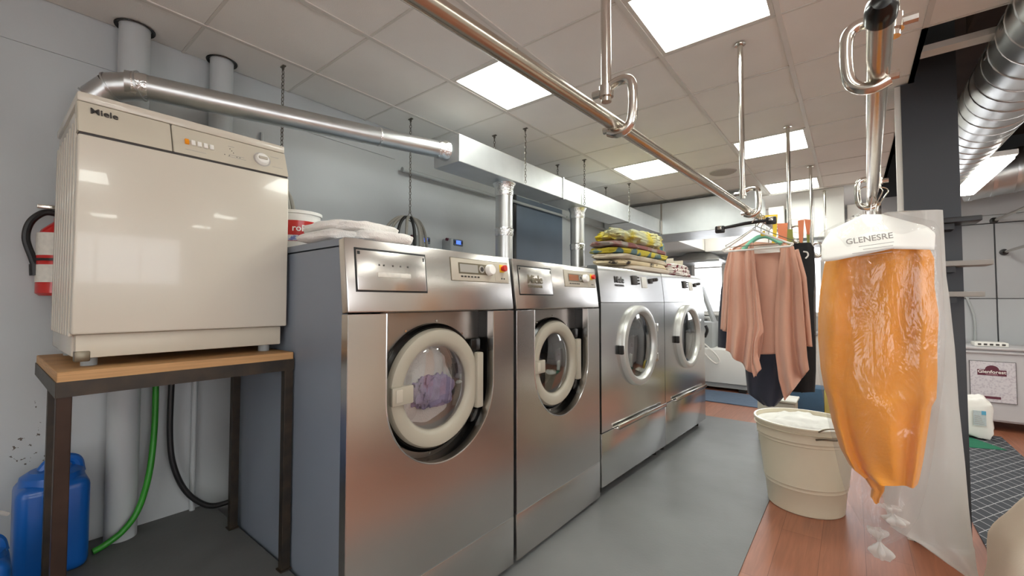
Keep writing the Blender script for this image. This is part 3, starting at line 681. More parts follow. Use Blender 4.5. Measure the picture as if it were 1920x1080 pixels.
# ------------------------------------------------------------------ steel table with the white dryer
TZ = .30
t = thing('steel_table', 'black steel table with a plywood top carrying the white dryer', 'table', (-2.05, .465, TZ))
TX0, TX1, TY0, TY1 = -2.37, -1.735, .146, .79
B().box(TX0, TX1, TY0, TY1, 1.112, 1.142, .003).obj('plywood_top', MATS['ply'], t, smooth=False)
fr = B().box(TX0, TX1+.003, TY0-.003, TY0+.03, 1.072, 1.115).box(TX0, TX1+.003, TY1-.03, TY1+.002, 1.072, 1.115).box(TX1-.03, TX1+.004, TY0, TY1, 1.072, 1.115).box(TX0, TX0+.03, TY0, TY1, 1.072, 1.115).obj('frame', MATS['black_steel'], t, smooth=False)
for x, y, m in ((TX1-.032, TY0, 'rust_steel'), (TX1-.032, TY1-.032, 'black_steel'), (TX0+.10, TY0+.022, 'black_steel'), (TX0+.10, TY1-.042, 'black_steel')):
    lg = B().box(x, x+.032, y, y+.032, TZ+.004, 1.075, .002).obj('leg', MATS[m], t, smooth=False)
    B().box(x-.006, x+.038, y-.006, y+.036, TZ, TZ+.006, .001).obj('foot_plate', MATS['black_steel'], lg, smooth=False)
# white household dryer: front at X=-1.78
T = thing('white_dryer', 'cream white household dryer standing on the steel table', 'tumble dryer', (-2.07, .478, 1.142))
Y0, Y1, XF, XB = .176, .784, -1.785, -2.34
b = B().box(XB, XF-.062, Y0+.006, Y1-.006, 1.172, 1.955, .008).obj('body', MATS['enamel'], T)
for k in range(8):
    x = XF-.045-k*.062
    B().box(x-.03, x, Y0-.003, Y0+.008, 1.235, 1.90, .005).obj('side_flute', MATS['enamel'], T)
B().box(XB, XF-.045, Y0, Y1, 1.955, 1.985, .006).obj('top_panel', MATS['enamel'], T)
B().box(XF-.06, XF, Y0, Y1, 1.243, 1.842, .006, 3).obj('front_panel', MATS['enamel'], T)
B().box(XF-.06, XF-.026, Y0+.012, Y1-.012, 1.17, 1.2415, .004).obj('kick_plate', MATS['enamel_panel'], T)
sl = [(XF-.005, 1.850), (XF-.045, 1.953), (XF-.08, 1.953), (XF-.08, 1.850)]
B().prism(sl, 'y', Y0, .403, .002).obj('drawer_fascia', MATS['enamel_panel'], T)
cpn = B().prism(sl, 'y', .406, Y1, .002).obj('control_fascia', MATS['enamel_panel'], T)
B().box(XF-.07, XF-.008, Y0+.004, Y1-.004, 1.843, 1.851).obj('shadow_gap', MATS['dark_ink'], T, smooth=False)
# slanted frame for things on the fascia
sa = math.atan2(.040, .103)
def fas(y, f):                   # f 0..1 up the fascia
    return Vector((XF-.005-.040*f, y, 1.850+.103*f))
def fm(y, f, out=0.): return Matrix.Translation(fas(y, f)) @ Matrix.Rotation(-sa, 4, 'Y') @ Matrix.Translation((out, 0, 0))
text('lettering', 'Miele', .030, fm(.236, .74, .002) @ face_x((0, 0, 0)), MATS['dark_ink'], T, world=True)
for k in range(5):
    B().box(-.002, .006, -.0062, .0062, -.010, .010, .002, M=fm(.446+k*.0185, .48)).obj('button', MATS['orange_plastic' if k == 0 else 'white_plastic'], cpn)
B().lathe([(.0006, .012), (.021, .012), (.024, .008), (.026, -.002)], (0, 0, 0), 'x', 28, M=fm(.690, .50)).obj('knob', MATS['white_plastic'], cpn)
B().box(.011, .015, -.016, .016, -.006, .006, .003, M=fm(.690, .50)).obj('knob_grip', MATS['panel_beige'], cpn)
B().lathe([(.027, .0012), (.031, .0012), (.031, -.001), (.027, -.001)], (0, 0, 0), 'x', 28, closed=True, M=fm(.690, .50)).obj('knob_ring', MATS['grey_ink'], cpn)
for (yy, ff, w) in ((.585, .72, .02), (.60, .38, .05), (.60, .30, .06), (.47, .2, .06), (.74, .72, .03), (.745, .3, .04)):
    B().box(-.001, .0006, -w/2, w/2, -.0008, .0008, M=fm(yy, ff)).obj('fine_print', MATS['grey_ink'], cpn, smooth=False)
for yy, ff in ((.58, .62), (.585, .55), (.59, .48), (.56, .34), (.575, .34), (.60, .34), (.61, .34)):
    B().box(-.001, .0008, -.0014, .0014, -.0014, .0014, M=fm(yy, ff)).obj('indicator', MATS['dark_ink'], cpn, smooth=False)
for x in (XB+.05, XF-.09):
    for y in (Y0+.05, Y1-.05): B().cyl((x, y, 1.142), (x, y, 1.175), .02, 14).obj('foot', MATS['grey_plastic'], T)
B().box(XF-.056, XF-.023, Y0+.010, Y0+.045, 1.160, 1.192, .004).obj('chipped_corner', MATS['tin_dark'], T)

# ------------------------------------------------------------------ under and beside the table
t = thing('fire_extinguisher', 'red fire extinguisher on the wall behind the white dryer', 'fire extinguisher', (XW+.09, .215, 1.36))
ec = Vector((XW+.085, .212, 0)); er = .068
B().lathe([(.0006, 1.365), (er-.012, 1.365), (er, 1.375), (er, 1.60), (er-.012, 1.63), (er-.035, 1.655), (.022, 1.665), (.022, 1.68)], (ec.x, ec.y, 0), seg=30).obj('cylinder', MATS['red_paint'], t)
for z0, z1 in ((1.525, 1.615), (1.418, 1.488)):
    B().grid(lambda u, v: Vector((ec.x+(er+.001)*math.cos(-2.3+u*2.6), ec.y+(er+.001)*math.sin(-2.3+u*2.6), z0+(z1-z0)*v)), 16, 2).obj if False else None
    bb = B(); bb.grid(lambda u, v: Vector((ec.x+(er+.0012)*math.cos(-1.9+u*2.2), ec.y+(er+.0012)*math.sin(-1.9+u*2.2), z0+(z1-z0)*v)), 16, 2); bb.obj('paper_label', MATS['label_white'], t)
B().lathe([(er+.001, 1.503), (er+.004, 1.503), (er+.004, 1.513), (er+.001, 1.513)], (ec.x, ec.y, 0), seg=30, closed=True).obj('strap', MATS['black_plastic'], t)
B().cyl((ec.x, ec.y, 1.68), (ec.x, ec.y, 1.72), .02, 14).box(ec.x-.012, ec.x+.012, ec.y-.07, ec.y+.02, 1.715, 1.73, .003).obj('valve', MATS['chrome'], t)
hp = spline([(ec.x, ec.y-.01, 1.70), (ec.x, ec.y-.05, 1.698), (ec.x, ec.y-.085, 1.655), (ec.x, ec.y-.095, 1.59), (ec.x, ec.y-.078, 1.52), (ec.x, ec.y-.070, 1.49)])
B().tube(hp, .0125, 10).tube([hp[-1], hp[-1]+Vector((0, .004, -.045))], [.016, .018], 12).obj('hose', MATS['black_plastic'], t)
def jerrycan(label, c, sx, sy, h, capm, rz=0., grp='blue jerrycans by the wall'):
    T = thing('jerrycan', label, 'jerrycan', c, rz, grp)
    B().box(-sx/2, sx/2, -sy/2, sy/2, 0, h*.86, .035, 4).obj('body', MATS['blue_can'], T, world=False)
    B().lathe([(min(sx, sy)*.46, h*.84), (min(sx, sy)*.44, h*.91), (min(sx, sy)*.32, h*.95), (.0006, h*.95)], (0, 0, 0), seg=24, sx=sx/min(sx, sy), sy=sy/min(sx, sy)).obj('shoulder', MATS['blue_can'], T, world=False)
    B().tube(spline([(0, sy*.38, h*.86), (0, sy*.30, h*1.0), (0, 0, h*1.02), (0, -sy*.15, h*.94)]), .018, 10).obj('handle', MATS['blue_can'], T, world=False)
    B().cyl((sx*.26, sy*.02, h*.9), (sx*.30, sy*.02, h*.975), .026, 18).obj('cap', MATS[capm], T, world=False)
    return T
jerrycan('tall blue jerrycan standing behind the table leg', (-2.465, .205, TZ), .20, .20, .41, 'red_plastic')
jc = jerrycan('low blue jerrycan at the left edge of the photo', (-2.10, .005, TZ), .18, .17, .30, 'red_plastic')
B().tube(spline([(.05, .004, .30), (.06, .02, .36), (.03, .05, .39), (.0, .075, .37)]), .006, 8).obj('spout_tube', MATS['white_plastic'], jc, world=False)
tag(B().tube(spline([(XW+.05, .54, 1.15), (XW+.05, .538, .98), (XW+.06, .535, .75), (XW+.09, .515, .56), (XW+.145, .47, .43), (XW+.155, .42, .36), (XW+.155, .365, .325), (XW+.16, .325, .3135)], 10), .0125, 12).obj('green_hose', MATS['green_hose']), 'green garden hose hanging below the table and running to the floor', 'hose')
tag(B().tube(spline([(XW+.05, .60, 1.15), (XW+.05, .598, .98), (XW+.05, .596, .72), (XW+.06, .61, .56), (XW+.07, .66, .42), (XW+.085, .74, .33), (XW+.10, .82, .315), (XW+.13, .92, .345)], 10), .0125, 12).obj('black_hose', MATS['black_plastic']), 'black hose hanging in a loop below the table', 'hose')

# ------------------------------------------------------------------ on top of the washers
WT = 1.566
c = at(572, 450, 'Z', WT); c = Vector((-1.97, .905, WT))
t = thing('plastic_tub', 'white plastic tub with a red label beside the white dryer', 'tub', c)
B().lathe([(.0006, 0), (.080, 0), (.084, .004), (.096, .160), (.103, .162), (.103, .175), (.095, .175), (.082, .008), (.0006, .008)], c, seg=36).obj('tub', MATS['white_plastic'], t)
bb = B(); bb.grid(lambda u, v: Vector((c.x+(.0882+.0070*v)*math.cos(-1.9+u*3.0), c.y+(.0882+.0070*v)*math.sin(-1.9+u*3.0), c.z+.040+.090*v)), 24, 3); lb = bb.obj('red_label', MATS['red_paint'], t)
bb = B(); bb.grid(lambda u, v: Vector((c.x+(.0893+.002*v)*math.cos(-.9+u*1.0), c.y+(.0893+.002*v)*math.sin(-.9+u*1.0), c.z+.042+.024*v)), 12, 2); bb.obj('label_picture', mat('label_picture', (120, 130, 190), .5, rgb2=(220, 220, 224), vscale=60, contrast=(.45, .55)), lb)
text('lettering', 'roPal', .040, Matrix.Translation((c.x, c.y, c.z+.096)) @ Matrix.Rotation(-.22, 4, 'Z') @ Matrix.Translation((.0940, 0, 0)) @ face_x((0, 0, 0)), MATS['white_plastic'], lb, world=True, bend=.094)
for k, (dy, r) in enumerate(((0, .085), (.05, .11))):
    tag(B().tube(spline([(-2.30+k*.02, .82, 1.58), (-2.3, .86, 1.86+dy*.2), (-2.28, .92, 1.93+dy*.4), (-2.26, .985+dy*.4, 1.86), (-2.25, 1.0+dy*.5, 1.57)]), .012, 10).obj('drain_hose', MATS['grey_cable']), ('inner' if k == 0 else 'outer')+' grey hose loop rising behind the white plastic tub', 'hose')
t = thing('folded_towels', 'white folded towels lying on the corner of the first washer', 'towel', (-1.62, 1.0, WT))
for k, (cx, cy, sx, sy, z, h, r) in enumerate(((-1.60, .905, .30, .25, 0, .050, .15), (-1.60, .915, .28, .24, .040, .048, .10), (-1.455, 1.00, .15, .24, 0, .050, .0), (-1.50, .96, .15, .26, .038, .045, .12))):
    B().blob((0, 0, 0), sx, sy, h, e=.6, amp=.12, freq=1.4, nu=48, nv=28, seed=k+1, M=Matrix.Translation((cx, cy, WT+z)) @ Matrix.Rotation(r, 4, 'Z')).obj('towel_fold', MATS['towel_white'], t)
# cable bundle under the chain
t = thing('cable_bundle', 'bundle of grey cables hung from a chain behind the first washer', 'cable', (-2.35, 1.83, 1.5))
for k in range(9):
    a = -1.6+k*.4; s_ = .10+.05*random.random()
    yy = math.sin(a)*s_*1.2; xx = math.cos(a*1.7)*.05
    B().tube(spline([(-2.346, 1.83, 1.915), (-2.346+xx*.4, 1.83+yy*.55, 1.90), (-2.346+xx, 1.83+yy*1.0, 1.80), (-2.346+xx, 1.83+yy*1.15, 1.55), (-2.346+xx, 1.83+yy*1.2, 1.35)]), .0105, 8).obj('cable', MATS['grey_cable' if k not in (2, 4) else 'rubber'], t)
B().tube([(-2.346, 1.83, 1.955), (-2.335, 1.85, 1.905), (-2.346, 1.835, 1.89), (-2.357, 1.81, 1.905)], .004, 6, closed=True).obj('chain_loop', MATS['steel_link'], t)
for px, py, lab in ((797, 449, 'small grey controller with a blue screen half hidden by the cable bundle'), (860, 454, 'small grey controller with a blue screen right of the cable bundle')):
    p = at(px, py, 'X', -2.5); y, z = p.y, p.z
    t = thing('dosing_controller', lab, 'controller', (XW+.06, y, z-.05), group='dosing controllers behind the first washer')
    B().box(XW, -2.51, y-.075, y+.065, z-.10, z+.028, .012, 3).obj('case', MATS['grey_plastic'], t)
    B().box(-2.512, -2.503, y-.05, y+.055, z-.03, z+.02, .006).obj('face_plate', MATS['panel_dark'], t)
    B().box(-2.504, -2.500, y-.024, y+.026, z-.018, z+.012).obj('screen', MATS['display_blue'], t, smooth=False)
    for dy in (-.038, .04): B().box(-2.504, -2.499, y+dy-.007, y+dy+.007, z-.014, z+.008, .002).obj('key', MATS['dark_ink'], t)
    B().cyl((-2.55, y-.09, z+.018), (-2.55, y-.06, z+.018), .012, 10).obj('cable_gland', MATS['maroon'], t)

# cloth stack on the near dryer
DT = 1.594
def dpos(s, back): return Vector((-1.35+math.sin(DA)*s-math.cos(DA)*back, 2.678+math.cos(DA)*s+math.sin(DA)*back, DT))
stack = [('cloth_cream', .27, .95, .045, .0, 'cream folded cloth at the bottom of the cloth stack', (.98, .15)),
         ('cloth_dark', .27, 1.00, .045, .038, 'dark and cream patterned cloth low in the cloth stack', (.84, .155)),
         ('cloth_sand', .28, 1.10, .050, .076, 'sand coloured cloth in the middle of the cloth stack', (.86, .16)),
         ('cloth_blue', .28, 1.06, .058, .120, 'blue and yellow patterned cloth in the cloth stack', (.84, .16)),
         ('cloth_taupe', .28, 1.10, .050, .170, 'taupe and mauve patterned cloth under the yellow one', (.82, .16))]
for k, (m, sx, sy, h, z, lab, (s_, bk)) in enumerate(stack):
    p = dpos(s_, bk); p.z += z
    tag(B().blob((0, 0, 0), sx, sy, h, e=.45, amp=.09, freq=1.3, nu=56, nv=24, seed=k+11, M=Matrix.Translation(p) @ Matrix.Rotation(-DA+.02*(-1)**k, 4, 'Z')).obj('folded_cloth', MATS[m]), lab, 'cloth', 'cloths stacked on the dryer')
p = dpos(.87, .16); p.z += .214
t = thing('yellow_cloth', 'crumpled yellow cloth on top of the cloth stack', 'cloth', p, group='cloths stacked on the dryer')
B().blob((0, -.04, 0), .28, 1.02, .12, e=.7, amp=.22, freq=1.9, nu=72, nv=36, seed=31).obj('main_fold', MATS['cloth_yellow'], t, world=False)
B().blob((.0, .26, .06), .24, .48, .09, e=.7, amp=.26, freq=1.9, nu=56, nv=30, seed=8).obj('top_fold', MATS['cloth_yellow'], t, world=False)
B().blob((.03, .50, -.16), .14, .20, .25, e=.8, amp=.2, freq=1.8, nu=40, nv=28, seed=17).obj('hanging_corner', MATS['cloth_blue'], t, world=False)
p = dpos(1.74, .15)
t = thing('striped_towel', 'dark red and white towel folded on the far dryer beside the cloth stack', 'towel', p)
for k in range(3):
    B().blob((0, -.03*k, .036*k), .26, .62-.06*k, .048, e=.5, amp=.10, freq=1.5, nu=48, nv=24, seed=k+41).obj('towel_fold', MATS['cloth_red'], t, world=False)
p = dpos(2.10, .28)
t = thing('metal_tray', 'flat grey tray on top of the far dryer', 'tray', p)
B().box(-.20, .20, -.17, .17, 0, .012, .005).obj('tray_plate', MATS['steel_dark'], t, world=False)
B().box(.19, .215, -.17, .17, .003, .028, .004).obj('tray_lip', MATS['steel_dark'], t, world=False)
p = dpos(2.12, .34); p.z += .012
t = thing('open_carton', 'small pale carton with open flaps on the far dryer', 'box', p)
B().box(-.13, .13, -.13, .14, 0, .15, .002).obj('carton_body', MATS['kraft'], t, world=False, smooth=False)
B().box(-.02, .12, -.138, -.132, .12, .22, M=Matrix.Rotation(.12, 4, 'X')).obj('flap', MATS['kraft'], t, world=False, smooth=False)
B().box(-.13, .13, .137, .143, .13, .20).obj('flap', MATS['kraft'], t, world=False, smooth=False)

# ------------------------------------------------------------------ garment rails
def bracket(b1, b2, P, s, z0):
    """bar bent round the rail; s = +1 opens to -X"""
    pts = spline([(P.x-.030*s, P.y, P.z+.092), (P.x+.012*s, P.y, P.z+.105), (P.x+.040*s, P.y, P.z+.096), (P.x+.047*s, P.y, P.z+.06), (P.x+.044*s, P.y, P.z+.005), (P.x+.030*s, P.y, P.z-.018), (P.x+.006*s, P.y, P.z-.024), (P.x-.016*s, P.y, P.z-.016)], 6)
    b1.tube(pts, .0115, 12)
    px = P.x-.022*s
    b2.tube([(px, P.y, P.z+.074), (px, P.y, P.z+.102)], .0175, 16)
    return ((px-.036*s, P.y, P.z+.088), (px+.01*s, P.y, P.z+.088), .010), ((P.x-.030*s, P.y, P.z-.010), (P.x-.008*s, P.y, P.z-.010), .0085)
def rail(label, p0, p1, ys_, s, r, cap=None):
    T = thing('garment_rail', label, 'garment rail', ((p0.x+p1.x)/2, (p0.y+p1.y)/2, p0.z), group='ceiling-hung garment rails')
    B().cyl(p0, p1, r, 20).obj('rail_tube', MATS['rail_steel'], T)
    for y in ys_:
        P = p0.lerp(p1, (y-p0.y)/(p1.y-p0.y)); px = P.x-.022*s
        po = B().cyl((px, y, P.z+.062), (px, y, CZ), .0125, 16).obj('hanging_post', MATS['chrome'], T)
        B().lathe([(.013, 0), (.026, -.002), (.026, .003)], (px, y, CZ-.006), seg=20).obj('ceiling_flange', MATS['chrome'], po)
        b1, b2 = B(), B(); bolts = bracket(b1, b2, P, s, 0)
        for q0, q1, q2 in bolts: B().cyl(q0, q1, q2, 8).obj('bolt', MATS['chrome'], T)
        b1.obj('bracket', MATS['chrome'], T); b2.obj('clamp', MATS['chrome'], T)
    if cap: B().lathe([(.0006, -.028), (.012, -.026), (r+.001, -.016), (r+.003, 0), (r+.003, .02), (r, .022)], p0, 'y', 20).obj('end_cap', MATS['gloss_black'], T)
    return T
RZ = 1.775
R1a, R1b = Vector((-.50, -.1, RZ)), Vector((-.31, 4.0, RZ))
R1a = Vector((-.482-.05*.8, -.55, RZ)); R1b = Vector((-.482+.05*6.0, 6.0+.39-.2, RZ))
rail('long steel garment rail with the brown cardigan, running above the aisle', R1a, R1b, (.965, 2.29, 3.60, 4.79, 5.95), 1, .0165)
R2a, R2b = Vector((.043, .83, RZ)), Vector((.118, 4.4, RZ))
rail('steel garment rail with a black end cap carrying the plastic garment bag', R2a, R2b, (1.06, 2.43, 3.9), -1, .0175, cap=True)
def rx(y): return R1a.lerp(R1b, (y-R1a.y)/(R1b.y-R1a.y)).x

# ------------------------------------------------------------------ hangers and clothes on the long rail
def hook(b, x, y, zt, r=.022, th=.0022, drop=.06):
    """hanger hook over the rail at (x, y); ends drop below it"""
    z = RZ-.002
    pts = [(x-.02, y, z-.006), (x-.021, y, z+.008), (x-.012, y, z+.020), (x, y, z+.0215), (x+.014, y, z+.018), (x+.0215, y, z+.004), (x+.018, y, z-.02), (x+.004, y, z-.04), (x, y, zt)]
    b.tube(spline(pts, 5), th, 6)
y = 2.36; x = rx(y)
t = thing('clip_hanger', 'black clip hanger at the front of the long rail', 'hanger', (x, y, 1.68))
a, b_ = at(1350, 429, 'Y', y), at(1446, 412, 'Y', y+.02)
B().tube([a, a.lerp(b_, .5)+Vector((0, 0, .004)), b_], [.0075, .009, .0075], 10).obj('bar', MATS['black_plastic'], t)
for q in (a, b_): B().box(q.x-.022, q.x+.022, q.y-.013, q.y+.013, q.z-.022, q.z+.014, .006).obj('clip', MATS['black_plastic'], t)
for q in (a, b_): B().box(q.x-.009, q.x+.009, q.y-.0145, q.y-.0125, q.z-.006, q.z+.012, .001).obj('clip_spring', MATS['chrome'], t)
bb = B(); hook(bb, x, y, a.lerp(b_, .5).z+.004); bb.obj('hook', MATS['chrome'], t)
def triangle_hanger(name, label, y, L, Rr, top, th, m):
    """L, Rr, top: photo pixels of the corners, placed on the plane Y = y"""
    l, r, tp = at(*L, 'Y', y), at(*Rr, 'Y', y), at(*top, 'Y', y)
    T = thing(name, label, 'hanger', (tp.x, y, l.z))
    d = Vector((.012, 0, 0)); u = Vector((0, 0, .014))
    pts = spline([tp, tp.lerp(l, .5), l+(tp-l)*.08+Vector((0, 0, .004)), l+Vector((-.004, 0, .004)), l+Vector((.006, 0, -.007)), l.lerp(r, .06)+Vector((0, 0, -.006)), l.lerp(r, .5)+Vector((0, 0, -.006)), l.lerp(r, .94)+Vector((0, 0, -.006)), r+Vector((-.004, 0, -.005)), r+Vector((.005, 0, .006)), r+(tp-r)*.08+Vector((0, 0, .004)), tp.lerp(r, .5), tp], 6)
    B().tube(pts, th, 10).obj('frame', MATS[m], T)
    bb = B(); hook(bb, rx(y), y, tp.z); bb.obj('hook', MATS['chrome'], T)
    return T
triangle_hanger('plastic_hanger', 'white plastic hanger in front of the brown cardigan', 2.43, (1357, 470), (1484, 459), (1412, 430), .0052, 'rail_plastic')
triangle_hanger('wire_hanger', 'thin wire hanger just behind the white hanger', 2.47, (1362, 462), (1485, 452), (1418, 424), .0018, 'steel_link')
CY = 2.55
t = thing('mint_hanger', 'mint green plastic hanger holding the brown cardigan', 'hanger', (rx(CY), CY, 1.62))
l, r, tp = at(1392, 468, 'Y', CY), at(1466, 457, 'Y', CY), at(1430, 443, 'Y', CY)
B().tube(spline([l, l.lerp(tp, .6)+Vector((0, 0, .012)), tp, tp.lerp(r, .4)+Vector((0, 0, .010)), r], 6), [.012]*25, 10).obj('arms', MATS['mint'], t)
bb = B(); hook(bb, rx(CY), CY, tp.z); bb.obj('hook', MATS['chrome'], t)
# garments: sheets with real folds, set at their own distance
def sheet(b, left, right, y, amp, nf, nu=40, nv=48, ph=0., lean=0., seed=0):
    """a cloth panel between two pixel polylines at depth y, wavy in depth"""
    def pol(P, v):
        k = v*(len(P)-1); i = min(int(k), len(P)-2); f = k-i
        return P[i][0]+(P[i+1][0]-P[i][0])*f, P[i][1]+(P[i+1][1]-P[i][1])*f
    def fn(u, v):
        a = pol(left, v); c = pol(right, v)
        q = at(a[0]+(c[0]-a[0])*u, a[1]+(c[1]-a[1])*u, 'Y', y)
        am = amp*(.25+.75*v)
        w = math.sin(u*nf*2*math.pi+ph+1.2*noise.noise(Vector((u*2, v*1.5, seed))))
        w += .5*noise.noise(Vector((u*5, v*2.2, seed+4.2)))
        return q+Vector((0, w*am+lean*v+.012*math.cos(u*math.pi)*0, 0))
    b.grid(fn, nu, nv)
t = thing('brown_cardigan', 'brown open-front cardigan with draped panels on the mint hanger', 'cardigan', (rx(CY), CY, .8))
bb = B(); sheet(bb, [(1404, 452), (1396, 520), (1392, 600), (1390, 664)], [(1474, 458), (1482, 520), (1478, 600), (1470, 664)], CY+.05, .014, 1.5, seed=3); bb.obj('back_panel', MATS['knit_brown'], t, solid=.004)
bb = B(); sheet(bb, [(1409, 449), (1372, 466), (1367, 540), (1364, 600), (1362, 640), (1361, 657)], [(1410, 450), (1413, 480), (1418, 545), (1432, 620), (1426, 655), (1417, 706)], CY, .028, 2.4, seed=5); bb.obj('front_panel', MATS['knit_brown'], t, solid=.004)
bb = B(); sheet(bb, [(1409, 455), (1411, 500), (1412, 560), (1414, 610), (1410, 650), (1408, 690), (1413, 708)], [(1412, 455), (1418, 520), (1425, 570), (1432, 622), (1421, 636), (1419, 660), (1427, 692)], CY-.045, .010, 1.2, seed=9); bb.obj('draped_lapel', MATS['knit_brown'], t, solid=.004)
bb = B(); sheet(bb, [(1466, 456), (1458, 510), (1452, 590), (1453, 660), (1460, 715), (1470, 753)], [(1488, 462), (1502, 520), (1508, 590), (1512, 640), (1514, 670), (1517, 692)], CY-.01, .030, 1.7, ph=1.0, seed=12); bb.obj('front_panel', MATS['knit_brown'], t, solid=.004)
bb = B(); sheet(bb, [(1368, 466), (1358, 510), (1356, 560), (1353, 618)], [(1380, 470), (1370, 520), (1369, 570), (1362, 622)], CY+.05, .012, 1, seed=2); bb.obj('sleeve', MATS['knit_brown'], t, solid=.018)
bb = B(); sheet(bb, [(1488, 470), (1498, 520), (1505, 580), (1507, 646)], [(1494, 468), (1509, 520), (1514, 580), (1520, 650)], CY+.04, .012, 1, seed=7); bb.obj('sleeve', MATS['knit_brown'], t, solid=.018)
tag((lambda b: (b.box(-.0, .0, 0, 0, 0, 0) if False else None, sheet(b, [(1410, 462), (1413, 470), (1414, 476)], [(1462, 458), (1462, 468), (1463, 473)], CY+.03, .004, 1), b.obj('paper_cape', MATS['paper_white'], solid=.002))[2])(B()), 'white paper shoulder cover inside the brown cardigan', 'paper')
def rowloft(b, rows, y, dep, amp=.1, nf=5, nu=56, seed=0, sub=5, twist=0.):
    """closed hanging body from pixel rows (y, left, right) at depth plane y"""
    R = []
    for i in range(len(rows)-1):
        for k in range(sub):
            f = k/sub; R.append([rows[i][j]+(rows[i+1][j]-rows[i][j])*f for j in range(3)])
    R.append(list(rows[-1])); n = len(R)
    def fn(u, v):
        py, xl, xr = R[min(n-1, int(round(v*(n-1))))]
        l, r = at(xl, py, 'Y', y), at(xr, py, 'Y', y); c = (l+r)/2; hw = (r.x-l.x)/2
        a = 2*math.pi*u; dd = dep(v)
        q = 1+amp*(math.sin(nf*a+2.2*noise.noise(Vector((math.cos(a), math.sin(a), v*2.2+seed))))*.6+noise.noise(Vector((math.cos(a)*2.2, math.sin(a)*2.2, v*4+seed)))*.9)
        ca, sn = math.cos(a), math.sin(a)
        return Vector((c.x+hw*math.copysign(abs(ca)**.8, ca), y+dd*math.copysign(abs(sn)**.8, sn)*q, c.z))
    V = b.grid(fn, nu, n, cu=True)
    for j in (0, n-1): b.bm.faces.new([V[i][j] for i in range(nu)])
t = thing('navy_garment', 'navy garment hanging just behind the brown cardigan', 'garment', (rx(2.75), 2.72, .8))
bb = B(); rowloft(bb, [(462, 1395, 1478), (480, 1368, 1500), (540, 1352, 1508), (600, 1347, 1510), (655, 1346, 1500), (662, 1395, 1490), (700, 1398, 1482), (740, 1402, 1470), (758, 1432, 1456)], 2.74, lambda v: .03+.03*v, .25, 7, seed=3); bb.obj('body', MATS['navy'], t)
bb = B(); hook(bb, rx(2.74), 2.74, 1.66); bb.obj('hanger_hook', MATS['chrome'], t)
t = thing('black_garment', 'black garment hanging behind the navy one', 'garment', (rx(3.0), 3.0, .8))
bb = B(); rowloft(bb, [(458, 1440, 1520), (468, 1420, 1527), (540, 1405, 1530), (620, 1400, 1530), (690, 1402, 1530), (728, 1410, 1528), (732, 1480, 1510)], 3.0, lambda v: .035+.03*v, .25, 6, seed=8); bb.obj('body', MATS['black_cloth'], t)
bb = B(); hook(bb, rx(3.0), 3.0, 1.70); bb.obj('hanger_hook', MATS['chrome'], t)
p = at(1511, 478, 'Y', 2.92)
bb = B().tube(spline([p+Vector((-.012, 0, .02)), p+Vector((.006, 0, .014)), p+Vector((.010, 0, -.004)), p+Vector((-.002, 0, -.02))]), .004, 8)
tag(bb.obj('white_hook', MATS['white_plastic']), 'small white hook in front of the black garment', 'hook')
# paper tags
def ptag(label, poly, y, m, dy=.0):
    pts = [at(a, c, 'Y', y) for a, c in poly]
    b = B(); A = [b.bm.verts.new(p) for p in pts]; Z = [b.bm.verts.new(p+Vector((0, .0025, 0))) for p in pts]; n = len(A)
    b.bm.faces.new(A); b.bm.faces.new(Z[::-1])
    for i in range(n): b.bm.faces.new((A[i], Z[i], Z[(i+1) % n], A[(i+1) % n]))
    tp = min(pts, key=lambda p: -p.z); T = thing('laundry_tag', label, 'tag', (sum((p.x for p in pts), 0)/n, y, min(p.z for p in pts)), group='laundry tags on the long rail')
    b.obj('card', MATS[m], T, smooth=False)
    B().tube([tp-Vector((0, 0, .004)), (tp.x*.3+rx(y)*.7, y, max(tp.z, RZ)+.012), (rx(y), y, RZ+.018)], .0012, 5).obj('string', MATS['white_plastic'], T)
    return T
ptag('yellow tag shaped like a hook, behind the black clip', [(1429, 404), (1458, 402), (1456, 440), (1453, 462), (1446, 462), (1449, 440), (1449, 410), (1430, 412)], 2.62, 'tag_yellow')
ptag('small yellow tag above the mint hanger', [(1425, 436), (1434, 432), (1435, 442), (1427, 443)], 2.50, 'tag_yellow')
ptag('orange tag right of the hook-shaped yellow tag', [(1457, 419), (1477, 418), (1474, 470), (1462, 470)], 2.80, 'tag_orange')
ptag('olive green tag behind the orange tag', [(1475, 430), (1486, 430), (1488, 460), (1474, 460)], 2.90, 'tag_green')
ptag('tall orange tag, left one in front of the steel post', [(1496, 414), (1508, 411), (1506, 440), (1504, 462), (1498, 450)], 3.1, 'tag_orange')
ptag('tall orange tag, right one behind the steel post', [(1508, 411), (1520, 412), (1518, 440), (1513, 440)], 3.2, 'tag_orange')
ptag('olive tag hanging left of the steel post', [(1499, 438), (1506, 440), (1505, 470), (1498, 468)], 3.15, 'tag_green')
ptag('olive tag hanging right of the steel post', [(1512, 438), (1519, 436), (1518, 458), (1513, 456)], 3.25, 'tag_green')

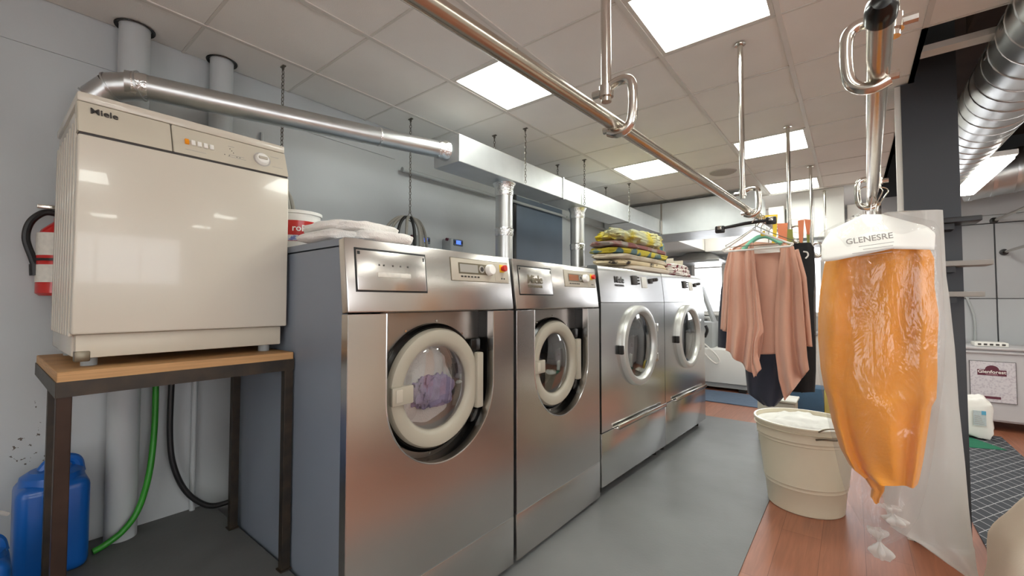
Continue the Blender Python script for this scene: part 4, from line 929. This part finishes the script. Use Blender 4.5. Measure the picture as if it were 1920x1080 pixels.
# ------------------------------------------------------------------ plastic garment bags on the second rail
BY = 2.22
def rx2(y): return R2a.lerp(R2b, (y-R2a.y)/(R2b.y-R2a.y)).x
t = thing('orange_garment', 'orange garment hanging inside the clear plastic bag', 'garment', (rx2(BY), BY, .6))
orr = [(440, 1610, 1680), (462, 1560, 1738), (490, 1546, 1752), (540, 1538, 1752), (590, 1534, 1760), (640, 1534, 1757), (700, 1539, 1757), (735, 1545, 1755), (750, 1550, 1746), (800, 1560, 1738), (850, 1575, 1730), (880, 1592, 1724), (894, 1612, 1720)]
bb = B(); rowloft(bb, orr, BY, lambda v: .035+.055*math.sin(min(1, v*1.6)*math.pi/2), .34, 7, nu=128, seed=4, sub=6); bb.obj('body', MATS['orange_cloth'], t)
bb = B(); rowloft(bb, [(880, 1605, 1660), (900, 1622, 1660), (918, 1634, 1658), (932, 1632, 1650), (944, 1640, 1648)], BY-.03, lambda v: .03*(1-v*.7), .35, 5, nu=40, seed=6); bb.obj('sash_end', MATS['orange_cloth'], t)
t = thing('shoulder_paper', 'white printed paper over the shoulders of the orange garment', 'paper', (rx2(BY), BY, 1.5))
bb = B()
PL = [(1618, 402), (1560, 430), (1541, 455), (1540, 491)]; PR = [(1655, 402), (1738, 425), (1754, 440), (1752, 471)]
def pol(P, v):
    k = v*(len(P)-1); i = min(int(k), len(P)-2); f = k-i
    return P[i][0]+(P[i+1][0]-P[i][0])*f, P[i][1]+(P[i+1][1]-P[i][1])*f
def paper(u, v):
    a, c = pol(PL, v), pol(PR, v); px, py = a[0]+(c[0]-a[0])*u, a[1]+(c[1]-a[1])*u
    py -= (10*v*math.sin(min(1, u/.58)*math.pi) if u < .58 else -0)*0
    return at(px, py-(12*v*max(0, 1-abs(u-.62)/.5) if v > .3 else 0), 'Y', BY-.115-.02*math.sin(u*math.pi)+.08*(1-v))
bb.grid(paper, 30, 14); bb.obj('paper_sheet', MATS['paper_white'], t, solid=.0015)
p = at(1629, 448, 'Y', BY-.142)
Mt = Matrix.Translation(p) @ Matrix.Rotation(.10, 4, 'Y').inverted() @ face_my((0, 0, 0))
text('lettering', 'GLENESRE', .030, Mt, mat('print_grey', (168, 164, 160), .7), t, world=True, ext=.0004)
for k, (dx, w) in enumerate(((.02, .10), (.025, .085), (.01, .12), (.015, .10))):
    q = p+Vector((dx, 0, -.022-.012*k)); B().box(-w/2, w/2, -.0006, .0006, -.0008, .0008, M=Matrix.Translation(q) @ Matrix.Rotation(-.10, 4, 'Y')).obj('print_line', MATS['print_grey'], t, smooth=False)
t = thing('garment_bag', 'clear plastic garment bag with knotted ends around the orange garment', 'garment bag', (rx2(BY), BY, .35))
fr_ = [(393, 1618, 1655), (410, 1580, 1700), (425, 1542, 1752), (440, 1531, 1762), (500, 1528, 1766), (560, 1526, 1768), (620, 1527, 1772), (700, 1533, 1768), (780, 1548, 1756), (850, 1564, 1745), (900, 1575, 1735), (950, 1590, 1722), (985, 1612, 1700), (1003, 1630, 1672)]
bb = B(); rowloft(bb, fr_, BY, lambda v: .02+.115*math.sin(min(1, v*2.2)*math.pi/2)*(1-.55*max(0, v-.7)/.3), .10, 9, nu=110, seed=14, sub=6); bb.obj('bag_film', MATS['film_clear'], t)
def knot(pa, pb, s_, seed):
    bb = B()
    def fn(u, v):
        a = 2*math.pi*u; c_ = pa.lerp(pb, v); rr = s_*(.35+.25*math.sin(v*math.pi*3+1)+.6*max(0, v-.55))*(1+.35*math.sin(5*a+3*v+seed))
        return c_+Vector((math.cos(a)*rr, math.sin(a)*rr*.7, 0))
    V = bb.grid(fn, 40, 22, cu=True); bb.bm.faces.new([V[i][-1] for i in range(40)])
    return bb.obj('knot', MATS['film_frost'], t)
knot(at(1644, 992, 'Y', BY-.02), at(1655, 1048, 'Y', BY-.02), .045, 1)
knot(at(1668, 948, 'Y', BY-.09), at(1682, 985, 'Y', BY-.09), .045, 4)
bb = B()
for dx in (-.02, .012, .03):
    x0 = rx2(BY); bb.tube(spline([(x0+dx-.018, BY+dx, RZ-.03), (x0+dx-.02, BY+dx, RZ+.012), (x0+dx, BY+dx, RZ+.024), (x0+dx+.02, BY+dx, RZ+.006), (x0+dx*.5+.006, BY, RZ-.05), (x0+dx*.3, BY, RZ-.12)], 5), .0022, 6)
bb.obj('hanger_hooks', MATS['chrome'], t)
t = thing('long_garment_bag', 'long frosted plastic garment bag reaching almost to the floor behind the clear one', 'garment bag', (rx2(2.62), 2.62, .2))
LY = 2.62
bb = B(); rowloft(bb, [(400, 1652, 1700), (401, 1640, 1768), (460, 1630, 1771), (520, 1628, 1774), (560, 1628, 1780), (650, 1630, 1790), (750, 1635, 1797), (850, 1645, 1808), (930, 1652, 1815), (1000, 1668, 1823), (1012, 1700, 1826), (1040, 1752, 1828), (1072, 1818, 1831)], LY, lambda v: .05+.06*v, .18, 5, nu=90, seed=22, sub=6); bb.obj('bag_film', MATS['film_frost'], t)
bb = B(); x0 = rx2(LY); bb.tube(spline([(x0-.018, LY, RZ-.03), (x0-.02, LY, RZ+.012), (x0, LY, RZ+.024), (x0+.02, LY, RZ+.006), (x0+.006, LY, RZ-.05), (x0+.01, LY, RZ-.12)], 5), .0022, 6); bb.obj('hanger_hook', MATS['chrome'], t)

# ------------------------------------------------------------------ bins on the floor
bc = Vector((-.268, 3.46, .0))
t = thing('cream_tin_bin', 'cream enamelled tin bin with a white liner bag on the wood floor', 'bin', bc)
B().lathe([(.0006, .006), (.200, .006), (.206, 0), (.212, .006), (.214, .03), (.226, .15), (.230, .155), (.229, .162), (.232, .175), (.236, .18), (.235, .188), (.262, .44), (.267, .445), (.266, .452), (.268, .462), (.273, .467), (.272, .474), (.279, .545), (.289, .548), (.291, .556), (.288, .563), (.277, .563), (.276, .555), (.205, .02), (.0006, .02)], bc, seg=64).obj('tin', MATS['cream_tin'], t)
B().lathe([(.281, .520), (.288, .524), (.281, .528)], bc, seg=64).obj('rim_bead', MATS['cream_tin'], t)
hd = Matrix.Translation(bc) @ Matrix.Rotation(math.radians(-58), 4, 'Z')
B().tube(spline([(.276, -.075, .505), (.30, -.06, .515), (.318, -.03, .520), (.322, 0, .520), (.318, .03, .520), (.30, .06, .515), (.276, .075, .505)], 5), .006, 8, M=hd).obj('handle', MATS['tin_dark'], t)
B().tube(spline([(.292, -.07, .556), (.305, -.045, .575), (.312, 0, .582), (.305, .045, .575), (.292, .07, .556)], 5), .005, 8, M=hd).obj('lid_clip', MATS['tin_dark'], t)
def liner(u, v):
    a = 2*math.pi*u; r = .272*(1-v)
    w = noise.noise(Vector((math.cos(a)*r*9, math.sin(a)*r*9, 2.2)))*.035+noise.noise(Vector((math.cos(a)*r*22, math.sin(a)*r*22, 5)))*.014
    return bc+Vector((math.cos(a)*r, math.sin(a)*r, .535+(.03*math.sin(v*math.pi/2)+w)*min(1, v*6)))
bb = B(); bb.grid(liner, 48, 18, cu=True); tag(bb.obj('bin_liner', MATS['paper_white']), 'white plastic liner bulging inside the cream tin bin', 'bag')
b2 = Vector((-.58, 4.86, 0))
t = thing('grey_bin', 'grey plastic bin half hidden behind the cream tin bin', 'bin', b2)
B().prism([(-.15, -.14), (.15, -.14), (.15, .14), (-.15, .14)], 'z', .006, .40, .012, M=Matrix.Translation(b2)).obj('bin_body', MATS['bin_grey'], t)
B().box(-.165, .165, -.155, .155, .40, .42, .006, M=Matrix.Translation(b2)).obj('bin_rim', MATS['bin_grey'], t)
B().box(-.16, .16, -.15, .15, .10, .115, .004, M=Matrix.Translation(b2)).obj('bin_rib', MATS['bin_grey'], t)

# ------------------------------------------------------------------ right-hand side
tag(B().box(.545, 1.13, 2.4, 6.35, .0, .008, .002).obj('runner_mat', MATS['runner'], smooth=False), 'dark runner mat with a white diamond line pattern', 'mat')
tag(B().prism([(.60, 6.20), (.86, 6.16), (1.06, 5.79), (.60, 5.62)], 'z', .0085, .013).obj('green_mat', MATS['green_mat'], smooth=False), 'small green mat lying on the diamond runner', 'mat')
CX0, CX1, CYF = .86, 1.62, 6.60
t = thing('laundry_cart', 'grey fabric laundry cart with a printed maroon sign panel', 'laundry cart', (1.24, 6.85, 0))
B().prism([(CX0, .86), (CX1, .86), (CX1-.03, .10), (CX0+.02, .10)], 'y', CYF, CYF+.46, .02).obj('fabric_body', MATS['cart_grey'], t)
B().box(CX0-.015, CX1+.015, CYF-.02, CYF+.48, .80, .825, .008).box(CX0-.02, CX1+.02, CYF-.03, CYF+.49, .84, .87, .01).obj('top_rim', MATS['cart_grey'], t)
for x in (CX0+.008, CX1-.008): B().cyl((x, CYF-.012, .08), (x, CYF-.012, .86), .010, 10).obj('frame_tube', MATS['grey_plastic'], t)
pn = B().box(.965, 1.29, CYF-.012, CYF-.006, .30, .72).obj('sign_panel', MATS['cart_label'], t, smooth=False)
for a in ((.963, 1.292, .718, .7215), (.963, 1.292, .2985, .302)): B().box(a[0], a[1], CYF-.0135, CYF-.005, a[2], a[3]).obj('panel_border', MATS['dark_ink'], pn, smooth=False)
for a in ((.963, .9665), (1.2885, 1.292)): B().box(a[0], a[1], CYF-.0135, CYF-.005, .30, .72).obj('panel_border', MATS['dark_ink'], pn, smooth=False)
bd = B().box(1.02, 1.225, CYF-.0145, CYF-.011, .575, .635).prism([(1.08+.045+.05*math.cos(math.pi*i/12), .635+.045*math.sin(math.pi*i/12)) for i in range(13)], 'y', CYF-.0145, CYF-.011).obj('sign_banner', MATS['maroon'], pn, smooth=False)
text('lettering', 'Glenforest', .046, face_my((1.122, CYF-.0148, .612)), MATS['paper_white'], bd, world=True)
text('lettering', 'CLEANERS', .018, face_my((1.122, CYF-.0148, .586)), mat('pink_ink', (190, 150, 160), .7), bd, world=True)
B().box(1.06, 1.18, CYF-.0145, CYF-.011, .335, .36).obj('sign_strip', MATS['maroon'], pn, smooth=False)
for x in (CX0+.08, CX1-.08):
    for y in (CYF+.05, CYF+.40):
        B().lathe([(.0006, -.014), (.035, -.014), (.04, 0), (.035, .014), (.0006, .014)], (x, y, .04), 'x', 18).box(x-.02, x+.02, y-.015, y+.015, .05, .105).obj('caster', MATS['rubber'], t)
t = thing('power_strip', 'white socket strip lying on the laundry cart', 'power strip', (1.13, 6.72, .87))
B().box(1.01, 1.255, 6.62, 6.80, .872, .915, .008).obj('case', MATS['white_plastic'], t)
for k in range(5): B().box(1.035+k*.043, 1.06+k*.043, 6.616, 6.622, .885, .903).obj('socket', MATS['dark_ink'], t, smooth=False)
t = thing('carrier_bag', 'white plastic carrier bag with blue print standing before the cart', 'bag', (.90, 6.17, .013))
bb = B().blob((0, 0, 0), .34, .16, .40, e=.42, amp=.12, freq=2.0, nu=44, nv=28, seed=51, M=Matrix.Translation((.87, 6.15, .013))).obj('bag_body', MATS['paper_white'], t)
B().box(.90, .985, 6.052, 6.056, .15, .29, M=None).obj('print_panel', mat('print_pale', (196, 206, 208), .7, var=.1, vscale=70), t, smooth=False)
B().box(.955, .985, 6.049, 6.053, .255, .292).obj('print_patch', MATS['film_print'], t, smooth=False)
for k in range(5): B().box(.908, .97-.006*k, 6.049, 6.053, .165+.018*k, .170+.018*k).obj('print_line', MATS['grey_ink'], t, smooth=False)
t = thing('canvas_sack', 'cream canvas sack slumped in the bottom right corner', 'sack', (.83, 2.35, 0))
B().blob((.86, 2.36, .009), .98, .62, .70, e=.8, amp=.10, freq=1.3, nu=52, nv=32, seed=61).obj('sack_body', MATS['canvas'], t)
tag(B().tube(spline([(.40, 7.10, 2.20), (.50, YP-.012, 2.16), (.62, YP-.012, 1.95), (.95, YP-.012, 1.60), (1.08, YP-.012, 1.25), (1.10, YP-.012, 1.0), (1.09, YP-.012, .86)]), .013, 8).obj('wall_cable', MATS['grey_plastic']), 'grey cable curving down the panelled wall to the cart', 'cable')
for (a, c_), (e_, f_), lab in (((1863, 414), (1990, 360), 'upper chrome rod on the panelled wall'), ((1882, 473), (1995, 440), 'lower chrome rod on the panelled wall')):
    p0 = at(a, c_, 'Y', YP-.0); p1 = at(e_, f_, 'Y', 5.9)
    t = thing('garment_rod', lab, 'garment rod', p0, group='chrome rods on the panelled wall')
    B().cyl(p0, p1, .016, 14).obj('rod', MATS['chrome'], t)
    B().lathe([(.016, -.025), (.035, -.02), (.035, .0)], p0, 'y', 18).obj('flange', MATS['black_plastic'], t)
for k, (z, x1, lab) in enumerate(((1.764, .523, 'top dark shelf board on the column'), (1.538, .556, 'pale middle shelf board sticking out from the column'), (1.379, .523, 'lowest small shelf board on the column'))):
    t = thing('shelf_board', lab, 'shelf', (.50, KY-.07, z), group='shelf boards on the dark column')
    B().box(.34, x1, KY-.16, KY, z-.012, z+.014, .002).obj('board', MATS['wood_board' if k else 'black_plastic'], t)
    B().box(.39, .43, KY-.11, KY, z-.042, z-.012).obj('bracket', MATS['black_plastic'], t, smooth=False)

# spiral duct, cross duct and tube light in the open ceiling
t = thing('spiral_duct', 'large spiral duct in the open ceiling at the top right', 'duct', (.72, 3.3, 2.37))
dc = Vector((.715, 0, 2.555)); dR = .172
B().cyl((dc.x, 1.5, dc.z), (dc.x, 5.3, dc.z), dR, 48).obj('duct_tube', MATS['galv'], t)
pts = []; n = 26*24
for k in range(n): a = 2*math.pi*k/24; pts.append((dc.x+dR*math.cos(a), 1.52+3.76*k/n, dc.z+dR*math.sin(a)))
B().tube(pts, .0045, 5).obj('spiral_seam', MATS['galv'], t)
for y in (2.28, 2.52, 2.78, 3.08): B().box(dc.x-dR-.006, dc.x-dR+.03, y-.03, y+.03, dc.z-.012, dc.z+.018, .006).obj('hanger_clip', MATS['steel_link'], t)
t = thing('cross_duct', 'silver duct crossing behind the tube light near the panelled wall', 'duct', (1.6, 6.5, 2.35))
B().cyl((.95, 6.62, 2.64), (1.58, 6.46, 2.70), .22, 36).obj('duct_tube', MATS['galv'], t)
for k in range(4): 
    q = Vector((.95, 6.62, 2.64)).lerp(Vector((1.58, 6.46, 2.70)), .1+.24*k); B().tube([q-Vector((.015, 0, 0)), q+Vector((.015, 0, 0))], .226, 36).obj('duct_band', MATS['galv'], t)
def tube_light(x, y0, y1, lab, z=2.40):
    t = thing('tube_light', lab, 'ceiling light', (x, (y0+y1)/2, z), group='long tube lights in the open ceiling')
    B().box(x-.085, x+.085, y0, y1, z+.03, z+.07, .004).obj('housing', MATS['white_metal'], t, smooth=False)
    B().box(x-.07, x+.07, y0+.02, y1-.02, z, z+.03, .008).obj('diffuser', MATS['tube_light'], t)
    for y in (y0+.2, y1-.2): B().cyl((x, y, z+.07), (x, y, 3.2 if x > 0 else 2.718), .004, 6).obj('suspension_wire', MATS['steel_link'], t)
tube_light(.90, 4.75, 6.15, 'long tube light beside the spiral duct')
tube_light(-1.35, 6.15, 7.2, 'long tube light hidden behind the plenum box', z=2.50)

# ------------------------------------------------------------------ far end of the room
t = thing('plenum_box', 'wide sheet-metal plenum box at the end of the box duct', 'duct', (-1.7, 5.7, 2.17))
B().box(-2.6, -.80, 5.27, 5.98, 2.17, 2.56, .004).obj('box_body', MATS['galv_box'], t, smooth=False)
B().box(-1.835, -1.815, 5.262, 5.275, 2.17, 2.56).obj('seam_flange', MATS['steel_dark'], t, smooth=False)
B().prism([(-1.3, .0), (-1.05, .06), (-1.05, -.06)], 'z', 2.56, 2.561).obj('corner_plate', MATS['galv_box'], t, smooth=False) if False else None
t = thing('white_soffit_duct', 'bright white duct along the far wall under the plenum box', 'duct', (-1.2, 7.4, 2.15))
B().box(-2.6, -1.845, 6.0, 7.9, 2.17, 2.6, .004).obj('side_section', MATS['white_metal'], t, smooth=False)
for x0, x1 in ((-1.84, -1.30), (-1.295, -.2)): B().box(x0, x1, 7.32, 7.9, 2.15, 2.715, .004).obj('front_section', MATS['white_metal'], t, smooth=False)
t = thing('canopy_hood', 'grey metal canopy hood below the white duct', 'hood', (-1.75, 7.6, 1.95))
b = B(); q0 = [(-2.35, 7.25), (-1.62, 7.25), (-1.62, 7.95), (-2.35, 7.95)]; q1 = [(-2.16, 7.45), (-1.80, 7.45), (-1.80, 7.9), (-2.16, 7.9)]
V0 = [b.bm.verts.new((x, y, 2.02)) for x, y in q0]; V1 = [b.bm.verts.new((x, y, 2.16)) for x, y in q1]
for i in range(4): b.bm.faces.new((V0[i], V0[(i+1) % 4], V1[(i+1) % 4], V1[i]))
b.bm.faces.new(V1); b.bm.faces.new(V0[::-1]); b.obj('hood_cone', MATS['galv'], t, smooth=False)
B().box(-2.36, -1.61, 7.24, 7.96, 1.98, 2.02, .003).obj('hood_lip', MATS['galv'], t, smooth=False)
t = thing('wall_cabinet', 'tall white wall box under the ceiling right of the steel posts', 'cabinet', (-.3, 6.4, 2.1))
B().box(-.60, -.045, 6.12, 6.6, 2.10, 2.655, .004).obj('cabinet_body', MATS['white_metal'], t, smooth=False)
B().box(-.33, -.326, 6.116, 6.12, 2.11, 2.65).obj('door_gap', MATS['grey_ink'], t, smooth=False)
B().box(-.62, -.03, 6.10, 6.7, 2.04, 2.06, .003).obj('shelf', MATS['grey_plastic'], t, smooth=False)
t = thing('small_cabinet', 'smaller white box with a dark mark beside the tall wall box', 'cabinet', (.05, 6.5, 2.1))
B().box(-.02, .20, 6.25, 6.6, 2.10, 2.46, .004).obj('cabinet_body', MATS['white_metal'], t, smooth=False)
B().box(.12, .126, 6.246, 6.25, 2.11, 2.45).obj('door_gap', MATS['grey_ink'], t, smooth=False)
B().box(.03, .10, 6.246, 6.25, 2.318, 2.324).lathe([(.0006, -.002), (.010, -.002), (.010, .002)], (.035, 6.247, 2.321), 'y', 14).obj('maker_mark', MATS['dark_ink'], t, smooth=False)
tag(B().box(-.78, -.62, 6.05, 6.5, 2.1, 2.50, .004).obj('small_duct_box', MATS['white_metal'], smooth=False), 'small white box between the plenum and the tall wall box', 'box')
# machines by the window
t = thing('steam_press', 'white cabinet of a pressing machine by the far window', 'machine', (-1.5, 7.3, 0))
B().box(-1.95, -1.18, 7.0, 7.6, .12, .62, .012).obj('cabinet', MATS['white_metal'], t)
B().box(-1.88, -1.22, 7.04, 7.56, .05, .12).obj('base', MATS['grey_plastic'], t, smooth=False)
for x in (-1.85, -1.28): B().box(x-.05, x+.05, 7.02, 7.5, 0, .05, .004).obj('skid', MATS['rubber'], t, smooth=False)
B().box(-2.05, -1.72, 7.2, 7.62, .62, 1.02, .01).obj('column_housing', MATS['grey_plastic'], t)
B().tube(spline([(-1.78, 7.0, .80), (-1.74, 6.98, .90), (-1.76, 6.97, .98)]), .022, 8).obj('iron_handle', MATS['black_plastic'], t)
tag(B().tube(spline([(-1.80, 6.95, .72), (-1.72, 6.93, .66), (-1.60, 6.93, .54), (-1.56, 6.93, .45), (-1.62, 6.93, .42), (-1.72, 6.93, .50), (-1.80, 6.94, .60)]), .011, 8).obj('white_cable', MATS['white_plastic']), 'white cable loop in front of the pressing machine', 'cable')
T0 = t
t = thing('shelf_unit', 'low white shelf with bottles under the far window', 'shelf', (-1.6, 7.8, 0))
B().box(-1.85, -1.04, 7.66, 7.98, .90, .93, .003).obj('shelf_top', MATS['white_metal'], t, smooth=False)
B().box(-1.85, -1.04, 7.72, 7.98, 0, .90, .003).obj('shelf_body', MATS['wall_panel'], t, smooth=False)
for k, (x, m, h, lab) in enumerate(((-1.62, 'bottle_red', .13, 'small dark red bottle on the shelf by the window'), (-1.55, 'bottle_yellow', .14, 'yellow bottle on the shelf by the window'), (-1.75, 'black_plastic', .06, 'low black jar on the shelf by the window'))):
    tag(B().lathe([(.0006, 0), (.03, 0), (.032, .01), (.032, h*.7), (.014, h*.85), (.014, h), (.0006, h)], (x, 7.74, .93), seg=18).obj('bottle', MATS[m]), lab, 'bottle')
B().box(-.02, .02, -.10, .10, 0, .62, .006, M=Matrix.Translation((-1.74, 7.45, 1.0)) @ Matrix.Rotation(-.32, 4, 'Y')).obj('press_head', MATS['grey_plastic'], T0)
t = thing('counter_rail', 'pale counter rail below the far window', 'counter', (-1.7, 7.7, 1.1))
B().box(-2.3, -1.88, 7.72, 7.86, 1.05, 1.09, .006).obj('counter_top', MATS['white_metal'], t)
B().box(-2.3, -1.88, 7.72, 7.76, .97, 1.01, .006).obj('counter_bar', MATS['white_metal'], t)
for x in (-2.28, -1.90): B().box(x-.02, x+.02, 7.74, 7.84, 0, 1.06).obj('leg', MATS['white_metal'], t, smooth=False)
tag(B().box(-1.95, -.78, 6.18, 6.95, 0, .012, .003).obj('blue_mat', MATS['blue_carpet'], smooth=False), 'blue-grey carpet mat at the far end of the aisle', 'mat')
t = thing('blue_carton', 'blue carton with a yellow side on the floor behind the bins', 'box', (-.4, 6.5, 0))
B().box(-.62, -.28, 6.3, 6.6, .02, .30, .01).obj('blue_side', MATS['blue_box'], t)
B().box(-.28, -.10, 6.3, 6.6, .02, .29, .01).obj('yellow_side', MATS['yellow_box'], t)
B().box(-.60, -.12, 6.32, 6.58, 0, .02).obj('base', MATS['blue_box'], t, smooth=False)
t = thing('far_counter', 'low white counter unit along the far wall behind the clothes', 'counter', (-.4, 7.7, 0))
B().box(-1.0, .28, 7.5, 7.96, .06, .86, .006).obj('counter_body', MATS['white_metal'], t)
B().box(-1.02, .29, 7.46, 7.98, .86, .90, .006).obj('counter_top', MATS['wall_panel'], t)
